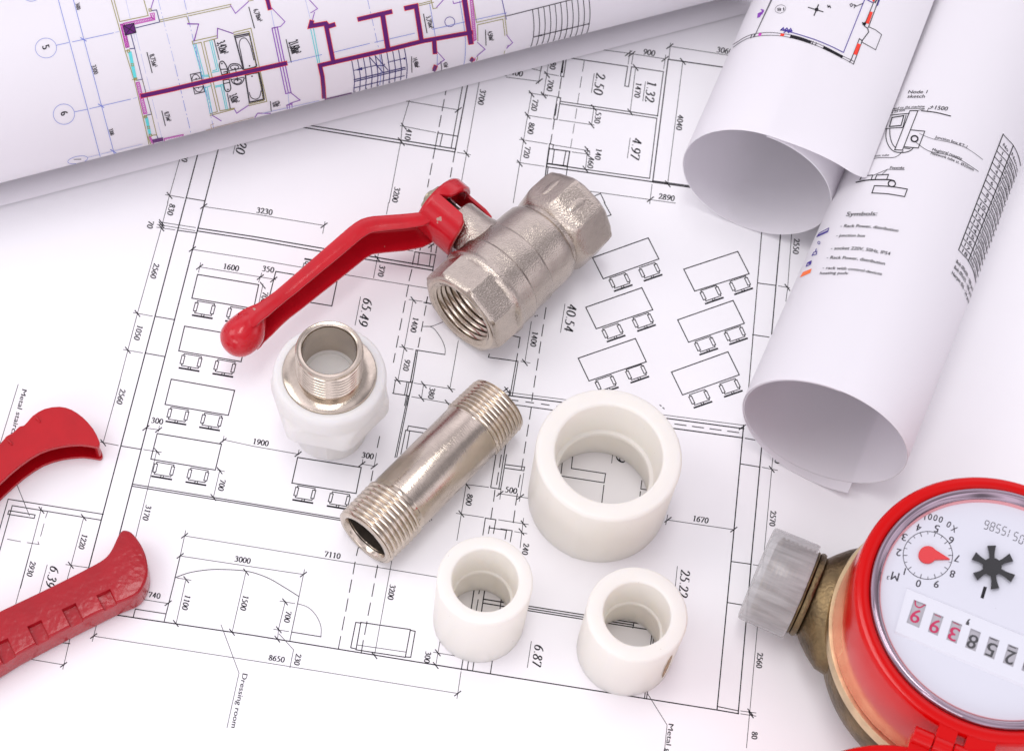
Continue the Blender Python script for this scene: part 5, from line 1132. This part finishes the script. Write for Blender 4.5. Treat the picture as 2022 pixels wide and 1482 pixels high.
# jaws and pivot, beyond the left edge of the picture
bm = bmesh.new()
q = [(-330, 585), (-250, 690), (-420, 900), (-330, 1265), (-300, 1540), (-700, 1500), (-900, 1150), (-760, 820)]
prism(bm, [wpt(p, 0.0002, zt) for p in q], [wpt(p, zt * 0.9, zt) for p in q])
from_bm('pivot_and_jaw', bm, 'worn', t, smooth=False)

# ------------------------------------------------------------------ water meter
MC = (1970, 1195)
z1 = 400 * mpp(at(*MC, 0.05))
for _ in range(4): z1 = 400 * mpp(at(*MC, z1))
Cm = at(*MC, z1); u = z1 / 400
pdir = Vector((0.9637, -0.267, 0)); hdirm = Vector((-0.267, -0.9637, 0))
t = thing('water_meter', 'red water meter with a brass body, white dial and open red lid', 'water meter', Matrix.Translation((Cm.x, Cm.y, 0)))
def px2(*a): return tuple(v * u for v in a)
bm = bmesh.new()
lathe(bm, [px2(0.5, 0), px2(180, 0), px2(232, 10), px2(262, 34), px2(280, 66), px2(286, 100), px2(285, 140), px2(277, 165), px2(268, 178)], 128)
# inlet and outlet branches
def branch(sign):
    Mb = frame((0, 0, 109 * u), pdir * sign, (0, 0, 1))
    pr_ = [px2(150, 200), px2(150, 245), px2(146, 268), px2(128, 290), px2(104, 312), px2(88, 326), px2(80, 336)]
    r_ = []
    for rad, zz in pr_:
        ring = []
        for i in range(64):
            a = 2 * math.pi * i / 64; ring.append(bm.verts.new(Mb @ Vector((min(rad, 97 * u) * math.cos(a), rad * math.sin(a), zz))))
        r_.append(ring)
    for A_, B_ in zip(r_, r_[1:]):
        for i in range(64): bm.faces.new((A_[i], A_[(i + 1) % 64], B_[(i + 1) % 64], B_[i]))
branch(-1); branch(1)
from_bm('brass_body', bm, 'brass', t, angle=50)
bm = bmesh.new(); lathe(bm, [px2(266, 176), px2(292, 170), px2(296, 174), px2(297, 200), px2(295, 207), px2(280, 208), px2(266, 208)], 160)
from_bm('brass_ring', bm, 'brass_ring', t, angle=40)
for sign in (-1, 1):
    Mb = frame((0, 0, 109 * u), pdir * sign, (0, 0, 1))
    bm = bmesh.new(); lathe(bm, [px2(70, 328), px2(92, 330), px2(94, 336), px2(92, 342)] + threads(342 * u, 432 * u, 93 * u, 87 * u, 9) + [px2(80, 436), px2(66, 436), px2(64, 410), px2(1, 408)], 96)
    o = from_bm('threaded_port', bm, 'brass', t, angle=60); o.matrix_local = Mb
    if sign == -1:
        bm = bmesh.new(); lathe(bm, [px2(100.5, 350), px2(105, 351), px2(106, 355), px2(105, 448), px2(103, 453), px2(98, 455), px2(1, 455)], 96)
        o = from_bm('protective_cap', bm, 'cap', t, angle=40); o.matrix_local = Mb; o['label'] = 'clear scratched plastic cap over the inlet thread'
bm = bmesh.new()
lathe(bm, [px2(272, 206), px2(286, 207), px2(287.5, 210), px2(285, 386), px2(284, 394), px2(280, 399), px2(273, 400.5), px2(261, 400.5), px2(256.5, 398), px2(255.5, 385)], 160)
# hinge block and barrel knuckles
def hb(cx, cy, cz, sx, sy, sz):                        # cx along the port axis, cy outward to the hinge
    Mh = Matrix((pdir, hdirm, (0, 0, 1))).transposed().to_4x4()
    box(bm, (cx * u, cy * u, cz * u), (sx * u, sy * u, sz * u), 0, Mh)
def knuckle(x0, x1, rad, cy=318, cz=382):
    Mh = Matrix((pdir, hdirm, (0, 0, 1))).transposed().to_4x4() @ Matrix.Translation((0, cy * u, cz * u)) @ Matrix.Rotation(R(90), 4, 'Y')
    n = 28; a_ = []
    for x, rr in ((x0, rad - 1.5), (x0 + 1.5, rad), (x1 - 1.5, rad), (x1, rad - 1.5)):
        a_.append([bm.verts.new(Mh @ Vector((rr * u * math.cos(2 * math.pi * i / n), rr * u * math.sin(2 * math.pi * i / n), x * u))) for i in range(n)])
    for A_, B_ in zip(a_, a_[1:]):
        for i in range(n): bm.faces.new((A_[i], A_[(i + 1) % n], B_[(i + 1) % n], B_[i]))
    bm.faces.new(a_[0]); bm.faces.new(a_[-1])
hb(-14, 288, 380, 38, 56, 34); knuckle(-32, 5, 19); hb(52, 286, 384, 56, 52, 26)
bmesh.ops.recalc_face_normals(bm, faces=bm.faces)
hs = from_bm('housing', bm, 'meter_red', t, angle=35)
bm = bmesh.new()
knuckle(-73, -34, 19); knuckle(7, 60, 18.5); hb(-54, 340, 374, 40, 46, 26); hb(34, 340, 374, 52, 46, 26)
Lc = hdirm * (614 * u)
r_ = lathe(bm, [px2(0.5, 350), px2(262, 350), px2(276, 354), px2(281, 362), px2(281, 378), px2(278, 383), px2(268, 384), px2(262, 382), px2(258, 374), px2(255, 362), px2(0.5, 360)], 128)
for ring in r_:
    for v in ring: v.co += Lc
bmesh.ops.recalc_face_normals(bm, faces=bm.faces)
from_bm('lid', bm, 'meter_red', t, angle=35)
# bezel, dial and lens
bm = bmesh.new()
lathe(bm, [px2(256, 392), px2(255.5, 401), px2(253, 406), px2(249, 408.5), px2(245, 408), px2(241.5, 404), px2(238.5, 399), px2(235.5, 395), px2(233.5, 393), px2(233, 390)], 160)
from_bm('bezel', bm, 'chrome', t, angle=60)
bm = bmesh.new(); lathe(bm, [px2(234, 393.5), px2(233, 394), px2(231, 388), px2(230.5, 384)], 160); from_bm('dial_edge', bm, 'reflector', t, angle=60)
zd = 386 * u
bm = bmesh.new(); lathe(bm, [px2(0.5, 386), px2(232, 386)], 128)
Tm = t.matrix_world.inverted()
class DialInk(Print): pass
INK_D = ['dial', 'black', 'digit_black']
dp = Print(Plane(zd)); dp.base = 0.00003
def LD(w, m, *pts): dp.line([tp('K', p) for p in pts], w * 1.5, m, 1)
cK = (660, 828)
dp.ell(tp('K', cK), 350 / 7.16, 338 / 7.16, 1.35, 'mid', 1, 0.1)
for i in range(20):
    a0 = math.atan2(155, -85) + 0.0
    th_ = math.atan2(1130 - 828, 562 - 660) + i * 2 * math.pi / 20
    ex, ey = math.cos(th_), math.sin(th_); k0 = 0.84 if i % 2 == 0 else 0.89
    LD(0.95 if i % 2 == 0 else 0.75, 'mid', (cK[0] + 350 * ex * k0, cK[1] + 338 * ey * k0), (cK[0] + 350 * ex, cK[1] + 338 * ey))
dd = (-0.965, -0.262)
def dtext(s, c, H, L_, tile='K', d=dd, m='mid', layer=1):
    l = math.hypot(*d); d = (d[0] / l, d[1] / l); up = (d[1], -d[0])
    c = tp(tile, c); s_ = TILE[tile][2]; L_ /= s_; H /= s_
    a = (c[0] - d[0] * L_ / 2 - up[0] * H / 2, c[1] - d[1] * L_ / 2 - up[1] * H / 2)
    dp.text(s, [a, (a[0] + d[0] * L_, a[1] + d[1] * L_)], H, m, layer=layer)
for s, c in (('0', (527, 1225)), ('1', (333, 1055)), ('2', (247, 787)), ('3', (328, 572)), ('4', (533, 437)), ('5', (787, 450)), ('6', (990, 615)), ('7', (1072, 870)), ('8', (1008, 1090)), ('9', (783, 1235))):
    dtext(s, c, 100, 68 if s != '1' else 13)
for ch, c, d in (('X', (1032, 455), (-.86, -.50)), ('0', (957, 392), (-.87, -.48)), ('.', (912, 338), (-.9, -.4)), ('0', (843, 322), (-.93, -.35)), ('0', (768, 298), (-.95, -.3)), ('0', (692, 285), (-.97, -.22)), ('1', (620, 285), (-.985, -.15))):
    dtext(ch, c, 86 if ch != '.' else 12, {'X': 74, '.': 12, '1': 12}.get(ch, 54), d=d)
dtext('M', (197, 1125), 118, 105); dtext('3', (97, 1143), 52, 34)
SEG = {'0': 'abcdef', '5': 'afgcd', '1': 'bc', '8': 'abcdefg', '6': 'afgedc'}
def seg7(ch, c, w, hgt, d):
    l = math.hypot(*d); d = (d[0] / l, d[1] / l); up = (d[1], -d[0])
    def q(x, y): return tp('K', (c[0] + d[0] * x * w + up[0] * y * hgt, c[1] + d[1] * x * w + up[1] * y * hgt))
    S_ = {'a': ((-.5, .5), (.5, .5)), 'b': ((.5, .5), (.5, 0)), 'c': ((.5, 0), (.5, -.5)), 'd': ((-.5, -.5), (.5, -.5)), 'e': ((-.5, 0), (-.5, -.5)), 'f': ((-.5, .5), (-.5, 0)), 'g': ((-.5, 0), (.5, 0))}
    for k_ in SEG[ch]:
        a, b = S_[k_]; a2, b2 = lerp(a, b, .1), lerp(a, b, .9); dp.dash([q(*a2), q(*b2)], 1.6, 'mid', pat=[2.8, .6], layer=1)
for i, ch in enumerate('0515586'):
    f = i / 6
    seg7(ch, (1985 - (1985 - 1490) * f, 605 - (605 - 398) * f - 18 * math.sin(math.pi * f)), 54 if ch != '1' else 30, 118, (-.93, -.36 + .08 * f))
dp.fill([tp('K', p) for p in ((1450, 1265), (1497, 1278), (1447, 1443), (1403, 1425))], 'black', 1)
LD(0.9, 'navy', (1405, 58), (1415, 48), (1445, 50))
bmv = [bm.verts.new(Tm @ v) for v in dp.v]
for f, mi in zip(dp.f, dp.m):
    try: bm.faces.new([bmv[i] for i in f]).material_index = 1 + mi
    except ValueError: pass
dial = from_bm('dial', bm, ['dial'] + INKS, t, smooth=False)
# raised counter panel with its number drums
zp = zd + 3.2 * u
def dpt(tile, p, z): q = tp(tile, p); return Tm @ at(q[0], q[1], z)
bm = bmesh.new()
wins = [((278, 185), (475, 265), (358, 632), (160, 545)), ((590, 390), (747, 455), (652, 757), (497, 690)), ((880, 512), (1042, 582), (950, 880), (788, 812)), ((1178, 637), (1338, 705), (1250, 1003), (1085, 935)),
        ((1470, 765), (1633, 830), (1545, 1130), (1380, 1060)), ((1770, 885), (1932, 950), (1845, 1250), (1683, 1180)), ((2066, 1005), (2228, 1070), (2140, 1370), (1978, 1300)), ((2362, 1125), (2524, 1190), (2436, 1490), (2274, 1420))]
TL, TRr, BR, BL = (165, 10), (2900, 1120), (2640, 1800), (-20, 680)
outer_t = [TL] + [lerp(TL, TRr, f) for f in (0.1, .3, .5, .7, .9)] + [TRr]
# panel surface with real openings: triangulated between outline and windows
loops = [[Vector((p[0], p[1], 0)) for p in (TL, TRr, BR, BL)]] + [[Vector((p[0], p[1], 0)) for p in w] for w in wins]
tri = geometry.tessellate_polygon(loops)
flat = [p for l_ in loops for p in l_]
vt = [bm.verts.new(dpt('J', (p.x, p.y), zp)) for p in flat]
for f in tri:
    try: bm.faces.new([vt[i] for i in f])
    except ValueError: pass
vo = vt[:4]; vb = [bm.verts.new(dpt('J', p, zd)) for p in (lerp(TL, BL, -.012), lerp(TRr, BR, -.012), lerp(BR, TRr, -.055), lerp(BL, TL, -.055))]
for i in range(4): bm.faces.new((vo[i], vo[(i + 1) % 4], vb[(i + 1) % 4], vb[i]))
bmesh.ops.recalc_face_normals(bm, faces=bm.faces)
panel = from_bm('counter_panel', bm, 'panel', t, smooth=False)
wt = []
chars = ['9', '9', '3', '8', '5', '2', '0', '0']
zw = zd + 0.6 * u
for k_, (w, ch) in enumerate(zip(wins, chars)):
    bm = bmesh.new()
    c_ = ((w[0][0] + w[1][0] + w[2][0] + w[3][0]) / 4, (w[0][1] + w[1][1] + w[2][1] + w[3][1]) / 4)
    g = [(c_[0] + (p[0] - c_[0]) * 1.0, c_[1] + (p[1] - c_[1]) * 1.0) for p in w]
    dp = Print(Plane(zw)); dp.base = 0.00003
    fill = [bm.verts.new(dpt('J', p, zw)) for p in g]; bm.faces.new(fill)
    top_ = [bm.verts.new(dpt('J', p, zp - 0.1 * u)) for p in g]
    for i in range(4): bm.faces.new((fill[i], fill[(i + 1) % 4], top_[(i + 1) % 4], top_[i]))
    m_ = 'magenta' if k_ < 3 else 'mid'
    mid_ = lerp(lerp(w[0], w[1], .5), lerp(w[3], w[2], .5), 0.60)
    d_ = (w[0][0] - w[1][0], w[0][1] - w[1][1])
    H_ = 215; dtext(ch, (mid_[0], mid_[1]), H_, 148, 'J', d_, m_)
    # edge of the next figure showing at the top of the opening
    a_, b_ = lerp(w[0], w[3], .07), lerp(w[1], w[2], .07)
    if k_ == 0: dp.line(smooth_curve([tp('J', p) for p in (lerp(w[0], w[1], .12), lerp(lerp(a_, b_, .25), lerp(w[3], w[2], .25), .13), lerp(lerp(a_, b_, .6), lerp(w[3], w[2], .6), .15), lerp(w[0], w[1], .92))], 4), 2.6, m_, 1)
    elif k_ != 3: dp.line([tp('J', lerp(a_, b_, .18)), tp('J', lerp(a_, b_, .75))], 1.5, m_, 1)
    bv_ = [bm.verts.new(Tm @ v) for v in dp.v]
    for f, mi in zip(dp.f, dp.m):
        try: bm.faces.new([bv_[i] for i in f]).material_index = 1
        except ValueError: pass
    o = from_bm('number_drum', bm, ['window_grey', 'digit_red' if k_ < 3 else 'digit_black'], panel, smooth=False)
bm = bmesh.new(); dp = Print(Plane(zp)); dp.base = 0.00003
dp.fill([tp('J', p) for p in ((1098, 562), (1106, 540), (1132, 502), (1165, 488), (1170, 498), (1142, 532), (1157, 548), (1146, 590), (1100, 578))], 'mid', 1)
dp.v = dp.v; bv_ = [bm.verts.new(Tm @ v) for v in dp.v]
for f in dp.f: bm.faces.new([bv_[i] for i in f])
from_bm('decimal_mark', bm, 'digit_black', panel, smooth=False)
# red pointer
bm = bmesh.new()
q = [(660 + 128 * math.cos(R(a)), 818 + 120 * math.sin(R(a))) for a in range(35, 326, 10)] + [(975, 882)]
prism(bm, [dpt('K', (p[0] - 8, p[1] + 12), zd + 1.2 * u) for p in q], [dpt('K', (p[0], p[1] - 3), zd + 5 * u) for p in q])
bmesh.ops.recalc_face_normals(bm, faces=bm.faces); from_bm('pointer', bm, 'pointer_red', dial, angle=40)
# six armed black rotor
bm = bmesh.new()
cs_ = (1570, 990); ends = [(1562, 690), (1842, 855), (1865, 1155), (1610, 1300), (1330, 1130), (1310, 835)]
out = []
for i, e in enumerate(ends):
    d_ = (e[0] - cs_[0], e[1] - cs_[1]); l_ = math.hypot(*d_); d_ = (d_[0] / l_, d_[1] / l_); n_ = (-d_[1], d_[0])
    out += [(cs_[0] + d_[0] * l_ * f + n_[0] * w, cs_[1] + d_[1] * l_ * f + n_[1] * w) for f, w in ((.36, -38), (.6, -38), (.8, -48), (1.0, -62), (1.0, 62), (.8, 48), (.6, 38), (.36, 38))]
prism(bm, [dpt('K', p, zd + 3 * u) for p in out], [dpt('K', p, zd + 8.5 * u) for p in out])
q = [(cs_[0] + 135 * math.cos(R(a)), cs_[1] + 130 * math.sin(R(a))) for a in range(0, 360, 15)]
prism(bm, [dpt('K', p, zd) for p in q], [dpt('K', p, zd + 8.2 * u) for p in q])
bmesh.ops.recalc_face_normals(bm, faces=bm.faces); o = from_bm('leak_rotor', bm, 'star_black', dial, angle=40)
bm = bmesh.new(); lathe(bm, [px2(0.5, 402), px2(120, 401), px2(200, 399), px2(236, 397)], 96)
from_bm('lens', bm, 'glass', t, angle=60)
